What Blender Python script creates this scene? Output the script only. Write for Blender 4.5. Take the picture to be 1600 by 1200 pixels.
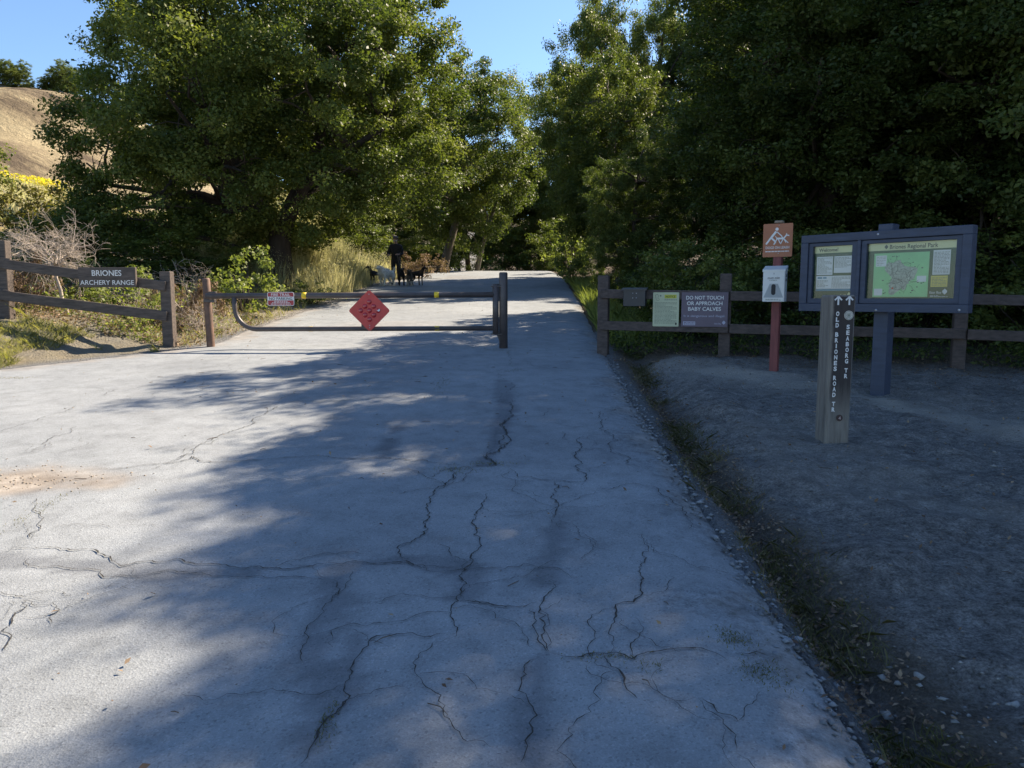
import bpy, bmesh, math, random
import numpy as np
from mathutils import Vector, Matrix, Euler

R = math.radians
scene = bpy.context.scene
for _o in list(bpy.data.objects):
    bpy.data.objects.remove(_o)
col = scene.collection

# ------------------------------------------------------------------ camera, sky, sun, exposure
cam_d = bpy.data.cameras.new('camera')
cam_d.sensor_width = 36.0
cam_d.lens = 27.0
cam_d.clip_start = 0.05
cam_d.clip_end = 3000.0
cam = bpy.data.objects.new('camera', cam_d)
cam.location = (0, 0, 1.6)
cam.rotation_euler = (R(90 - 6.42), 0, 0)
col.objects.link(cam)
scene.camera = cam

SUN_AZ = 50.0      # degrees from +Y towards +X
SUN_EL = 42.0
world = bpy.data.worlds.new('World')
scene.world = world
world.use_nodes = True
wn = world.node_tree
bg = wn.nodes['Background']
sky = wn.nodes.new('ShaderNodeTexSky')
sky.sky_type = 'NISHITA'
sky.sun_disc = False
sky.sun_elevation = R(SUN_EL)
sky.sun_rotation = R(SUN_AZ)
sky.air_density = 1.0
sky.dust_density = 0.25
sky.ozone_density = 5.0
wn.links.new(sky.outputs[0], bg.inputs[0])
bg.inputs[1].default_value = 0.080

sun_d = bpy.data.lights.new('sun', 'SUN')
sun_d.energy = 5.0
sun_d.angle = R(0.45)
sun_d.color = (1.0, 0.85, 0.67)
sun = bpy.data.objects.new('sun', sun_d)
sdir = Vector((math.sin(R(SUN_AZ)) * math.cos(R(SUN_EL)), math.cos(R(SUN_AZ)) * math.cos(R(SUN_EL)), math.sin(R(SUN_EL))))
sun.rotation_euler = (-sdir).to_track_quat('-Z', 'Y').to_euler()
sun.location = (30, 30, 40)
col.objects.link(sun)

vs = scene.view_settings
vs.view_transform = 'Standard'
vs.look = 'None'
vs.gamma = 1.0
vs.use_curve_mapping = False
vs.exposure = 1.45

# ------------------------------------------------------------------ helpers
def link(o, parent=None):
    col.objects.link(o)
    if parent is not None:
        o.parent = parent
    return o

def thing(name, label, cat, loc=(0, 0, 0), rz=0.0, group=None):
    o = bpy.data.objects.new(name, None)
    o.empty_display_size = 0.1
    o.location = loc
    o.rotation_euler = (0, 0, rz)
    o['label'] = label
    o['category'] = cat
    if group:
        o['group'] = group
    return link(o)

def tag(o, label=None, cat=None, group=None, kind=None):
    if label: o['label'] = label
    if cat: o['category'] = cat
    if group: o['group'] = group
    if kind: o['kind'] = kind
    return o

def mesh_obj(name, me, m, parent=None):
    if m is not None:
        me.materials.append(m)
    return link(bpy.data.objects.new(name, me), parent)

def np_mesh(name, verts, loops, nper, smooth=False):
    """verts (n,3); loops flat int array; nper vertices per face (constant)."""
    me = bpy.data.meshes.new(name)
    nf = len(loops) // nper
    me.vertices.add(len(verts))
    me.vertices.foreach_set('co', np.ascontiguousarray(verts, dtype=np.float32).ravel())
    me.loops.add(len(loops))
    me.loops.foreach_set('vertex_index', np.ascontiguousarray(loops, dtype=np.int32))
    me.polygons.add(nf)
    me.polygons.foreach_set('loop_start', np.arange(0, nf * nper, nper, dtype=np.int32))
    me.polygons.foreach_set('loop_total', np.full(nf, nper, dtype=np.int32))
    if smooth:
        me.polygons.foreach_set('use_smooth', np.ones(nf, dtype=bool))
    me.update(calc_edges=True)
    return me

class MB:
    def __init__(s):
        s.v = []; s.f = []; s.sm = []
    def add(s, vs_, fs, smooth=False):
        b = len(s.v)
        s.v += [tuple(p) for p in vs_]
        s.f += [tuple(i + b for i in f) for f in fs]
        s.sm += [smooth] * len(fs)
        return s
    def box(s, c, d, ch=0.0, M=None):
        hx, hy, hz = d[0] / 2, d[1] / 2, d[2] / 2
        if ch <= 0:
            vs_ = [Vector((x * hx, y * hy, z * hz)) for x in (-1, 1) for y in (-1, 1) for z in (-1, 1)]
            fs = [(0, 1, 3, 2), (4, 6, 7, 5), (0, 4, 5, 1), (2, 3, 7, 6), (0, 2, 6, 4), (1, 5, 7, 3)]
        else:
            bm = bmesh.new()
            bmesh.ops.create_cube(bm, size=1.0)
            for v in bm.verts:
                v.co = Vector((v.co.x * d[0], v.co.y * d[1], v.co.z * d[2]))
            bmesh.ops.bevel(bm, geom=list(bm.edges), offset=ch, segments=1, affect='EDGES')
            bm.verts.index_update()
            vs_ = [v.co.copy() for v in bm.verts]
            fs = [tuple(v.index for v in f.verts) for f in bm.faces]
            bm.free()
        if M is not None:
            vs_ = [M @ v for v in vs_]
        c = Vector(c)
        return s.add([v + c for v in vs_], fs)
    def tube(s, pts, rad, n=8, cap=True, smooth=True):
        pts = [Vector(p) for p in pts]
        if not hasattr(rad, '__len__'):
            rad = [rad] * len(pts)
        vs_ = []; fs = []
        up = None
        for i, p in enumerate(pts):
            t = (pts[min(i + 1, len(pts) - 1)] - pts[max(i - 1, 0)])
            t = t.normalized() if t.length > 1e-9 else Vector((0, 0, 1))
            if up is None:
                a = Vector((0, 0, 1)) if abs(t.z) < 0.9 else Vector((1, 0, 0))
                up = (a - t * a.dot(t)).normalized()
            else:
                up = up - t * up.dot(t)
                up = up.normalized() if up.length > 1e-6 else t.orthogonal().normalized()
            q = t.cross(up)
            for k in range(n):
                an = 2 * math.pi * k / n
                vs_.append(p + (up * math.cos(an) + q * math.sin(an)) * rad[i])
        for i in range(len(pts) - 1):
            for k in range(n):
                a = i * n + k; b = i * n + (k + 1) % n
                fs.append((a, b, b + n, a + n))
        s.add(vs_, fs, smooth)
        if cap:
            b = len(s.v) - len(vs_)
            s.f.append(tuple(b + k for k in reversed(range(n)))); s.sm.append(False)
            e = b + (len(pts) - 1) * n
            s.f.append(tuple(e + k for k in range(n))); s.sm.append(False)
        return s
    def prism(s, poly, y0, y1):
        """polygon in local (x,z), extruded along y from y0 (front) to y1."""
        n = len(poly)
        vs_ = [(p[0], y0, p[1]) for p in poly] + [(p[0], y1, p[1]) for p in poly]
        fs = [tuple(range(n)), tuple(reversed(range(n, 2 * n)))]
        fs += [((i + 1) % n, i, i + n, (i + 1) % n + n) for i in range(n)]
        return s.add(vs_, fs)
    def slab(s, x0, x1, z0, z1, y, th=0.002):
        return s.box(((x0 + x1) / 2, y - th / 2, (z0 + z1) / 2), (x1 - x0, th, z1 - z0))
    def dome(s, c, r, h, n=14, rings=4):
        """dome bulging towards -y"""
        vs_ = []; fs = []
        for i in range(rings):
            a = (math.pi / 2) * i / rings
            for k in range(n):
                t = 2 * math.pi * k / n
                vs_.append((c[0] + r * math.cos(a) * math.cos(t), c[1] - h * math.sin(a), c[2] + r * math.cos(a) * math.sin(t)))
        vs_.append((c[0], c[1] - h, c[2]))
        for i in range(rings - 1):
            for k in range(n):
                fs.append((i * n + k, i * n + (k + 1) % n, (i + 1) * n + (k + 1) % n, (i + 1) * n + k))
        for k in range(n):
            fs.append(((rings - 1) * n + k, (rings - 1) * n + (k + 1) % n, rings * n))
        return s.add(vs_, fs, True)
    def mesh(s, name):
        me = bpy.data.meshes.new(name)
        me.from_pydata([tuple(v) for v in s.v], [], s.f)
        me.polygons.foreach_set('use_smooth', s.sm)
        bm = bmesh.new(); bm.from_mesh(me)
        bmesh.ops.recalc_face_normals(bm, faces=list(bm.faces))
        bm.to_mesh(me); bm.free()
        me.update()
        return me
    def build(s, name, m, parent=None):
        return mesh_obj(name, s.mesh(name), m, parent)

def rounded_rect(w, h, r, n=5, cx=0, cz=0):
    out = []
    for (sx, sz, a0) in ((1, 1, 0), (-1, 1, 90), (-1, -1, 180), (1, -1, 270)):
        for k in range(n + 1):
            a = R(a0 + 90 * k / n)
            out.append((cx + sx * (w / 2 - r) + r * math.cos(a), cz + sz * (h / 2 - r) + r * math.sin(a)))
    return out

def disc(r, n=24, cx=0, cz=0):
    return [(cx + r * math.cos(2 * math.pi * k / n), cz + r * math.sin(2 * math.pi * k / n)) for k in range(n)]

# ---- lettering from the built-in font
_glyphs = {}
def glyph(txt, bold=0.0):
    key = (txt, bold)
    if key not in _glyphs:
        cu = bpy.data.curves.new('lettering', 'FONT')
        cu.body = txt; cu.size = 1.0; cu.resolution_u = 3; cu.offset = bold
        o = bpy.data.objects.new('lettering', cu)
        col.objects.link(o)
        dg = bpy.context.evaluated_depsgraph_get()
        me = bpy.data.meshes.new_from_object(o.evaluated_get(dg))
        vv = [(v.co.x, v.co.y) for v in me.vertices]
        ff = [tuple(p.vertices) for p in me.polygons]
        bpy.data.objects.remove(o); bpy.data.curves.remove(cu); bpy.data.meshes.remove(me)
        _glyphs[key] = (vv, ff)
    return _glyphs[key]

def lettering(mb, txt, cx, cz, y, height, width=None, bold=0.0, align='c', sx=1.0):
    """flat letters facing -y; height = cap height; centred on cx,cz (or left-aligned)."""
    vv, ff = glyph(txt, bold)
    xs = [p[0] for p in vv]; zs = [p[1] for p in vv]
    caph = 0.73
    k = height / caph
    kx = k * sx
    if width: kx = width / (max(xs) - min(xs))
    x_mid = (min(xs) + max(xs)) / 2 if align == 'c' else min(xs)
    mb.add([(cx + (p[0] - x_mid) * kx, y, cz + (p[1] - caph / 2) * k) for p in vv], ff)

def text_parts(txt, m, parent, cx, cz, y, height, width=None, bold=0.0):
    """a printed line, one mesh for each word"""
    mb = MB(); lettering(mb, txt, cx, cz, y, height, width, bold)
    words_ = txt.split(' ')
    if len(words_) == 1:
        return mb.build('lettering', m, parent)
    full = [p[0] for p in glyph(txt, bold)[0]]; lo, hi = min(full), max(full)
    xs_ = [v[0] for v in mb.v]; k = (max(xs_) - min(xs_)) / (hi - lo)
    prev = -1e9
    for i in range(len(words_)):
        pre = ' '.join(words_[:i + 1])
        end = min(xs_) + (max(p[0] for p in glyph(pre, bold)[0]) - lo) * k + 1e-4
        w = MB()
        fs = [f for f in mb.f if prev < sum(mb.v[j][0] for j in f) / len(f) <= end]
        used = sorted({j for f in fs for j in f}); ren = {j: q for q, j in enumerate(used)}
        w.add([mb.v[j] for j in used], [tuple(ren[j] for j in f) for f in fs])
        w.build('lettering', m, parent)
        prev = end

# ---- procedural materials
def new_mat(name):
    m = bpy.data.materials.new(name)
    m.use_nodes = True
    nt = m.node_tree
    return m, nt, nt.nodes['Principled BSDF']

def N(nt, typ, **kw):
    n = nt.nodes.new(typ)
    for k, v in kw.items():
        if k.startswith('i_'):
            n.inputs[k[2:].replace('_', ' ')].default_value = v
        else:
            setattr(n, k, v)
    return n

def noise(nt, scale, detail=4, rough=0.6, coord=None, dist=0.0):
    n = N(nt, 'ShaderNodeTexNoise')
    n.inputs['Scale'].default_value = scale
    n.inputs['Detail'].default_value = detail
    n.inputs['Roughness'].default_value = rough
    n.inputs['Distortion'].default_value = dist
    if coord is not None:
        nt.links.new(coord, n.inputs['Vector'])
    return n

def ramp(nt, fac, stops):
    r_ = N(nt, 'ShaderNodeValToRGB')
    el = r_.color_ramp.elements
    while len(el) < len(stops):
        el.new(0.5)
    for e, (p, c) in zip(el, stops):
        e.position = p
        e.color = (c[0], c[1], c[2], 1) if hasattr(c, '__len__') else (c, c, c, 1)
    nt.links.new(fac, r_.inputs[0])
    return r_

def mixc(nt, fac, a, b, mode='MIX'):
    mx = N(nt, 'ShaderNodeMix', data_type='RGBA', blend_type=mode)
    for sock, val in ((mx.inputs[0], fac), (mx.inputs[6], a), (mx.inputs[7], b)):
        if hasattr(val, 'links') or isinstance(val, bpy.types.NodeSocket):
            nt.links.new(val, sock)
        elif hasattr(val, '__len__'):
            sock.default_value = (val[0], val[1], val[2], 1)
        else:
            sock.default_value = val
    return mx.outputs[2]

def bump(nt, bsdf, h, strength=0.3, dist=0.01):
    b = N(nt, 'ShaderNodeBump')
    b.inputs['Strength'].default_value = strength
    b.inputs['Distance'].default_value = dist
    nt.links.new(h, b.inputs['Height'])
    nt.links.new(b.outputs[0], bsdf.inputs['Normal'])
    return b

def simple(name, c, rough=0.6, var=0.25, scale=8.0, metal=0.0, bmp=0.0, bscale=60.0, coat=0.0, stretch=None, c2=None):
    m, nt, b = new_mat(name)
    tc = N(nt, 'ShaderNodeTexCoord').outputs['Object']
    if stretch:
        mp = N(nt, 'ShaderNodeMapping')
        mp.inputs['Scale'].default_value = stretch
        nt.links.new(tc, mp.inputs[0]); tc = mp.outputs[0]
    n1 = noise(nt, scale, 6, 0.65, tc)
    lo = tuple(x * (1 - var) for x in c); hi = c2 if c2 else tuple(min(1, x * (1 + var)) for x in c)
    rp = ramp(nt, n1.outputs[0], [(0.3, lo), (0.7, hi)])
    nt.links.new(rp.outputs[0], b.inputs['Base Color'])
    b.inputs['Roughness'].default_value = rough
    b.inputs['Metallic'].default_value = metal
    b.inputs['Coat Weight'].default_value = coat
    b.inputs['Coat Roughness'].default_value = 0.12
    if bmp > 0:
        n2 = noise(nt, bscale, 5, 0.7, tc)
        bump(nt, b, n2.outputs[0], bmp, 0.004)
    return m

def smooth01(a, b, x):
    t = np.clip((x - a) / (b - a), 0, 1)
    return t * t * (3 - 2 * t)

_lat = np.random.RandomState(5).rand(256, 256)
def vnoise(x, y):
    xi = np.floor(x).astype(int); yi = np.floor(y).astype(int)
    fx = x - xi; fy = y - yi
    fx = fx * fx * (3 - 2 * fx); fy = fy * fy * (3 - 2 * fy)
    g = lambda a, b: _lat[a % 256, b % 256]
    return (g(xi, yi) * (1 - fx) + g(xi + 1, yi) * fx) * (1 - fy) + (g(xi, yi + 1) * (1 - fx) + g(xi + 1, yi + 1) * fx) * fy - 0.5

def fbm(x, y, f, oct_=4):
    s = 0; a = 1.0
    for k in range(oct_):
        s = s + a * vnoise(x * f + 17.3 * k, y * f - 9.1 * k)
        f *= 2.03; a *= 0.5
    return s

# ------------------------------------------------------------------ terrain shape
LX_Y = [-60, 8.3, 9.3, 10.3, 11.3, 12.0, 20, 28.8, 44.5, 52, 70]
LX_X = [-30, -30, -6.75, -6.0, -5.15, -4.75, -4.85, -5.0, -3.75, -4.6, -8.0]
RX_Y = [-60, 1.0, 3.5, 7.3, 11.0, 21, 35, 45, 52, 70]
RX_X = [1.0, 1.08, 1.14, 1.20, 1.32, 1.80, 2.3, 2.2, 1.4, -2.5]
def left_edge(y): return np.interp(y, LX_Y, LX_X) + 0.10 * fbm(y * 1.0, y * 0 + 3.0, 1.3, 3)
def right_edge(y): return np.interp(y, RX_Y, RX_X) + 0.05 * fbm(y * 1.0, y * 0 + 8.0, 1.2, 3) + 0.035 * fbm(y * 1.0, y * 0 + 5.0, 9.0, 3)
def base_z(y):
    y = np.asarray(y, float)
    return np.where(y < 40, 0.072 * y, 0.072 * 40 + 0.072 * 7 * (1 - np.exp(-(np.maximum(y, 40) - 40) / 7.0)) - 0.05 * np.maximum(0, y - 46))
def base_far(y):
    y = np.asarray(y, float)
    return np.maximum(base_z(y), np.where(y > 46, 2.6, -1e9))
def bank(x, y):
    d = np.maximum(0, np.interp(y, LX_Y, LX_X) - x)
    d2 = np.maximum(0, x - np.interp(y, RX_Y, RX_X))
    b = 0.40 * smooth01(0, 2.6, d) + 0.17 * np.clip(d - 2.6, 0, 38) * smooth01(9, 16, y)
    b = b + 0.35 * smooth01(0.8, 5, d2) * smooth01(12, 16, y) + 0.20 * np.clip(d2 - 8, 0, 40) + 0.20 * np.clip(y - 62, 0, 50) * smooth01(-60, -20, x)
    b = b + 2.0 * np.exp(-((x + 7.7) / 1.7) ** 2 - ((y - 27.0) / 3.4) ** 2) * smooth01(0.1, 1.6, d)
    b = b + 2.4 * np.exp(-((y - 62.0) / 9.0) ** 2) * smooth01(18, 28, d)
    return b
def ditch(x, y):
    xc = np.interp(y, [0, 2.5, 4.3, 6.3, 11, 13], [1.30, 1.35, 1.44, 1.48, 1.76, 1.92]) + 0.05 * fbm(y, y * 0 + 1.0, 0.9, 3)
    w = np.interp(y, [0, 4, 11], [0.12, 0.13, 0.19])
    fade = smooth01(13.5, 11.0, y)
    dd = (x - xc)
    return -fade * (0.15 * np.exp(-(dd / w) ** 2) + 0.05 * np.exp(-((dd - .25) / .25) ** 2))
def ground_z(x, y):
    x = np.asarray(x, float); y = np.asarray(y, float)
    z = base_far(y) + bank(x, y) + ditch(x, y) - 0.03 * smooth01(0.3, 0.0, x - np.interp(y, RX_Y, RX_X)) * (x > np.interp(y, RX_Y, RX_X) - .2)
    outside = np.maximum(smooth01(0.0, 0.5, x - np.interp(y, RX_Y, RX_X) - .1), smooth01(0.0, 0.6, np.interp(y, LX_Y, LX_X) - x))
    z = z + outside * (0.07 * fbm(x, y, 0.7, 4) + 0.05 * fbm(x, y, 2.6, 3) + 0.035 * fbm(x, y, 6.0, 4))
    # hard earth lip between the ditch and the trodden dirt
    lip = np.interp(y, [2, 4.6, 5.9, 8.2, 11.4], [1.85, 1.85, 1.9, 2.15, 2.3])
    z = z + 0.05 * np.exp(-((x - lip) / 0.22) ** 2) * smooth01(12.5, 10.5, y) * smooth01(1.5, 3.5, y) * (0.6 + 1.6 * fbm(x, y, 1.5, 3))
    return z
def road_z(x, y):
    x = np.asarray(x, float); y = np.asarray(y, float)
    u = np.clip((x + 1.8) / 3.0, -1, 1)
    return base_far(y) + 0.004 - 0.025 * smooth01(0.35, 0.0, np.interp(y, RX_Y, RX_X) - x) + 0.012 * fbm(x, y, 5.0, 3) * smooth01(0.35, 0.05, np.interp(y, RX_Y, RX_X) - x) * (y < 14) + 0.012 * fbm(x, y, 0.35, 3) + 0.003 * fbm(x, y, 3.0, 3)
def gz(x, y): return float(ground_z(np.array([x]), np.array([y]))[0])
def rz_(x, y): return float(road_z(np.array([x]), np.array([y]))[0])

def axis(dense0, dense1, step, lo, hi, grow=1.12):
    a = list(np.arange(dense0, dense1 + 1e-6, step))
    s = step
    while a[-1] < hi:
        s *= grow; a.append(a[-1] + s)
    s = step
    while a[0] > lo:
        s *= grow; a.insert(0, a[0] - s)
    return np.array(a)

def grid_mesh(name, X, Y, Z):
    ny, nx = X.shape
    verts = np.stack([X, Y, Z], -1).reshape(-1, 3)
    i = np.arange(ny - 1)[:, None] * nx + np.arange(nx - 1)[None, :]
    loops = np.stack([i, i + 1, i + nx + 1, i + nx], -1).reshape(-1)
    return np_mesh(name, verts, loops, 4, True)

def set_attr(me, name, arr):
    a = me.attributes.new(name, 'FLOAT', 'POINT')
    a.data.foreach_set('value', np.ascontiguousarray(arr, dtype=np.float32).ravel())

# ------------------------------------------------------------------ ground material
def ground_material():
    m, nt, b = new_mat('earth')
    tc = N(nt, 'ShaderNodeTexCoord').outputs['Object']
    def at(nm):
        return N(nt, 'ShaderNodeAttribute', attribute_name=nm).outputs['Fac']
    big = noise(nt, 0.9, 6, 0.6, tc); mid = noise(nt, 7, 7, 0.7, tc); fine = noise(nt, 70, 5, 0.75, tc)
    dirt = ramp(nt, mid.outputs[0], [(0.3, (0.15, 0.145, 0.138)), (0.5, (0.275, 0.264, 0.248)), (0.72, (0.43, 0.41, 0.38))])
    dirt2 = ramp(nt, fine.outputs[0], [(0.34, 0.40), (0.5, 0.95), (0.66, 1.45)])
    c = mixc(nt, 1.0, dirt.outputs[0], dirt2.outputs[0], 'MULTIPLY')
    cr1 = noise(nt, 17, 8, 0.78, tc)
    cr2 = ramp(nt, cr1.outputs[0], [(0.36, 0.42), (0.48, 0.92), (0.6, 1.12), (0.7, 1.5)])
    c = mixc(nt, 0.9, c, mixc(nt, 1.0, c, cr2.outputs[0], 'MULTIPLY'))
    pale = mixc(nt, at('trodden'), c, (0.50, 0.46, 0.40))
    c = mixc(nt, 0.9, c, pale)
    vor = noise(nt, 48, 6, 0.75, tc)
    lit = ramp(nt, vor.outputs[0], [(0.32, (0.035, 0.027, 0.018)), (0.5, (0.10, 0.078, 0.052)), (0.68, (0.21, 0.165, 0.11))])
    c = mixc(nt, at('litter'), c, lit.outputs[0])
    shf = N(nt, 'ShaderNodeMath', operation='MULTIPLY'); nt.links.new(at('shoulder'), shf.inputs[0])
    shn = ramp(nt, cr1.outputs[0], [(0.35, 0.35), (0.55, 1.0)]); nt.links.new(shn.outputs[0], shf.inputs[1])
    shc = ramp(nt, fine.outputs[0], [(0.34, (0.10, 0.105, 0.11)), (0.5, (0.20, 0.207, 0.212)), (0.66, (0.31, 0.315, 0.32))])
    c = mixc(nt, shf.outputs[0], c, shc.outputs[0])
    dry = ramp(nt, mid.outputs[0], [(0.3, (0.22, 0.165, 0.07)), (0.5, (0.36, 0.28, 0.12)), (0.7, (0.44, 0.36, 0.17))])
    c = mixc(nt, at('dry'), c, dry.outputs[0])
    nt.links.new(c, b.inputs['Base Color'])
    b.inputs['Roughness'].default_value = 0.95
    b.inputs['Specular IOR Level'].default_value = 0.2
    clod = N(nt, 'ShaderNodeTexVoronoi'); clod.inputs['Scale'].default_value = 30
    nt.links.new(tc, clod.inputs['Vector'])
    cr = ramp(nt, clod.outputs['Distance'], [(0.0, 1.0), (0.55, 0.0)])
    h = N(nt, 'ShaderNodeMath', operation='ADD'); nt.links.new(mid.outputs[0], h.inputs[0]); nt.links.new(fine.outputs[0], h.inputs[1])
    h2 = N(nt, 'ShaderNodeMath', operation='MULTIPLY_ADD'); h2.inputs[1].default_value = 0.5
    nt.links.new(cr.outputs[0], h2.inputs[0]); nt.links.new(h.outputs[0], h2.inputs[2])
    bump(nt, b, h2.outputs[0], 1.0, 0.05)
    return m

xs = axis(-8.5, 8.0, 0.065, -420, 420, 1.13)
ys = axis(1.2, 13.0, 0.065, -60, 900, 1.10)
X, Y = np.meshgrid(xs, ys)
Z = ground_z(X, Y)
inside = (X > np.interp(Y, LX_Y, LX_X) + 0.12) & (X < np.interp(Y, RX_Y, RX_X) + 0.02)
Z = np.where(inside, Z - 0.10, Z)
gm = grid_mesh('ground', X, Y, Z)
d_r = X - np.interp(Y, RX_Y, RX_X); d_l = np.interp(Y, LX_Y, LX_X) - X
nz = fbm(X, Y, 0.8, 4)
fence_y = 11.15 - 0.332 * (X - 1.33)
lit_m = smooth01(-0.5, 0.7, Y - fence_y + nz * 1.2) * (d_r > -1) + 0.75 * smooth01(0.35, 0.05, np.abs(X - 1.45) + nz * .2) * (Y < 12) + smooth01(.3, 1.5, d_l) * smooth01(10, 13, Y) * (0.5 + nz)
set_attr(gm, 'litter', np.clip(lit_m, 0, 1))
set_attr(gm, 'shoulder', np.clip(smooth01(0.30, 0.08, d_r + nz * .12) * (Y < 14), 0, 1))
path_c = np.exp(-((Y - np.interp(X, [1.8, 2.3, 3.5, 3.9, 4.4, 6], [10.3, 9.9, 8.4, 7.1, 6.5, 5.4])) / 0.62) ** 2) * smooth01(1.7, 2.4, X)
set_attr(gm, 'trodden', np.clip(path_c * (1.0 + nz) + 0.25 * smooth01(1.7, 2.1, X) * smooth01(0, .3, nz), 0, 1))
set_attr(gm, 'dry', np.clip(smooth01(8, 14, d_l) + smooth01(0.0, 0.4, d_l) * 0.5 * (0.6 + nz), 0, 1))
ground = mesh_obj('ground', gm, ground_material())
tag(ground, kind='structure')

# ------------------------------------------------------------------ road
TAR = [(.10, [(-0.83, 3.56), (-0.81, 3.27), (-0.81, 3.07), (-0.78, 2.84), (-0.65, 2.59)]), (.08, [(0.28, 4.49), (0.23, 3.99), (0.15, 3.56)]),
       (.09, [(-0.85, 3.67), (-0.65, 3.75), (-0.52, 3.75), (-0.26, 3.71)]), (.09, [(-2.61, 3.79), (-2.27, 3.71), (-1.88, 3.63), (-1.3, 3.62)]),
       (.06, [(-0.21, 3.75), (-0.22, 3.39)]), (.09, [(-1.0, 6.56), (-0.95, 5.75)]), (.06, [(-0.63, 2.99), (-0.62, 2.71), (-0.62, 2.51), (-0.64, 2.34)]),
       (.07, [(0.11, 2.8), (0.08, 2.55), (0.05, 2.25)]), (.08, [(-0.14, 9.2), (-0.05, 7.4), (-0.12, 6.3), (-0.2, 5.5)])]
def seg_dist(X, Y, pts):
    best = np.full(X.shape, 1e9)
    for (x0, y0), (x1, y1) in zip(pts[:-1], pts[1:]):
        dx, dy = x1 - x0, y1 - y0
        t = np.clip(((X - x0) * dx + (Y - y0) * dy) / (dx * dx + dy * dy + 1e-9), 0, 1)
        best = np.minimum(best, np.hypot(X - x0 - t * dx, Y - y0 - t * dy))
    return best

def asphalt_material():
    m, nt, b = new_mat('old_asphalt')
    tc = N(nt, 'ShaderNodeTexCoord').outputs['Object']
    def at(nm): return N(nt, 'ShaderNodeAttribute', attribute_name=nm).outputs['Fac']
    big = noise(nt, 0.55, 6, 0.62, tc); mid = noise(nt, 5, 6, 0.65, tc); fine = noise(nt, 160, 3, 0.7, tc)
    base = ramp(nt, big.outputs[0], [(0.3, (0.205, 0.222, 0.234)), (0.7, (0.275, 0.294, 0.306))])
    m1 = ramp(nt, mid.outputs[0], [(0.3, 0.80), (0.5, 1.0), (0.7, 1.12)])
    c = mixc(nt, 1.0, base.outputs[0], m1.outputs[0], 'MULTIPLY')
    vor = N(nt, 'ShaderNodeTexVoronoi'); vor.inputs['Scale'].default_value = 120
    nt.links.new(tc, vor.inputs['Vector'])
    ag = ramp(nt, vor.outputs['Color'], [(0.04, 0.58), (0.25, 0.94), (0.75, 1.04), (0.97, 1.3)])
    c = mixc(nt, 0.8, c, mixc(nt, 1.0, c, ag.outputs[0], 'MULTIPLY'))
    f1 = ramp(nt, fine.outputs[0], [(0.3, 0.85), (0.7, 1.12)])
    c = mixc(nt, 1.0, c, f1.outputs[0], 'MULTIPLY')
    c = mixc(nt, at('tar'), c, mixc(nt, 1.0, c, (0.58, 0.58, 0.60), 'MULTIPLY'))
    er = noise(nt, 17, 8, 0.78, tc); er2 = ramp(nt, er.outputs[0], [(0.36, 0.40), (0.5, 0.85), (0.66, 1.2)])
    c = mixc(nt, at('edge'), c, mixc(nt, 1.0, c, er2.outputs[0], 'MULTIPLY'))
    sand = ramp(nt, mid.outputs[0], [(0.3, (0.17, 0.145, 0.12)), (0.55, (0.26, 0.23, 0.195)), (0.7, (0.36, 0.325, 0.28))])
    c = mixc(nt, at('dust'), c, sand.outputs[0])
    nt.links.new(c, b.inputs['Base Color'])
    b.inputs['Roughness'].default_value = 0.9
    b.inputs['Specular IOR Level'].default_value = 0.25
    h = N(nt, 'ShaderNodeMath', operation='ADD'); nt.links.new(vor.outputs['Distance'], h.inputs[0]); nt.links.new(fine.outputs[0], h.inputs[1])
    bump(nt, b, h.outputs[0], 0.35, 0.006)
    return m

def build_road():
    ysr = axis(1.2, 13.0, 0.05, -12, 68, 1.06)
    s = np.concatenate([np.linspace(0, 0.45, 60)[:-1], np.linspace(0.45, 1, 130)])
    SY, SS = np.meshgrid(ysr, s, indexing='ij')
    le = np.maximum(left_edge(SY), -16.0); re = right_edge(SY)
    PX = le + (re - le) * SS
    PZ = road_z(PX, SY)
    # broken edges: last columns fold down into the earth
    PZ[:, 0] -= 0.06; PZ[:, -1] -= 0.035
    PX[:, 0] -= 0.02; PX[:, -1] += 0.035
    PZ[:, -2] -= 0.008; PZ[:, -3] -= 0.003
    me = grid_mesh('road', PX, SY, PZ)
    tar = np.zeros(PX.shape)
    nn = fbm(PX, SY, 3.0, 4)
    for w, pts in TAR:
        tar = np.maximum(tar, smooth01(w * 1.0, w * 0.7, seg_dist(PX, SY, pts) + nn * w * 1.3))
    set_attr(me, 'tar', np.clip(tar * .75 + 0.25 * smooth01(.1, .5, fbm(PX, SY, 0.5, 4)), 0, 1))
    dist = np.hypot((PX + 3.45) / 1.0, (SY - 5.05) / 0.42)
    edge = smooth01(0.42, 0.02, re - PX + nn * .45) * (SY < 14)
    set_attr(me, 'edge', np.clip(edge, 0, 1))
    dust = smooth01(1.0, 0.25, dist + nn * 0.55) + 0.55 * smooth01(0.5, 0.0, PX - le + nn * .5) * (SY > 9) * (SY < 60) + 0.45 * smooth01(0.16, 0.0, re - PX + nn * .35)
    dust = dust + 0.35 * smooth01(.12, .55, fbm(PX + 40, SY, 0.4, 4)) * smooth01(0, -3, PX)
    set_attr(me, 'dust', np.clip(dust, 0, 1))
    o = mesh_obj('road', me, asphalt_material())
    tag(o, kind='structure')
    return o
road = build_road()

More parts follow.
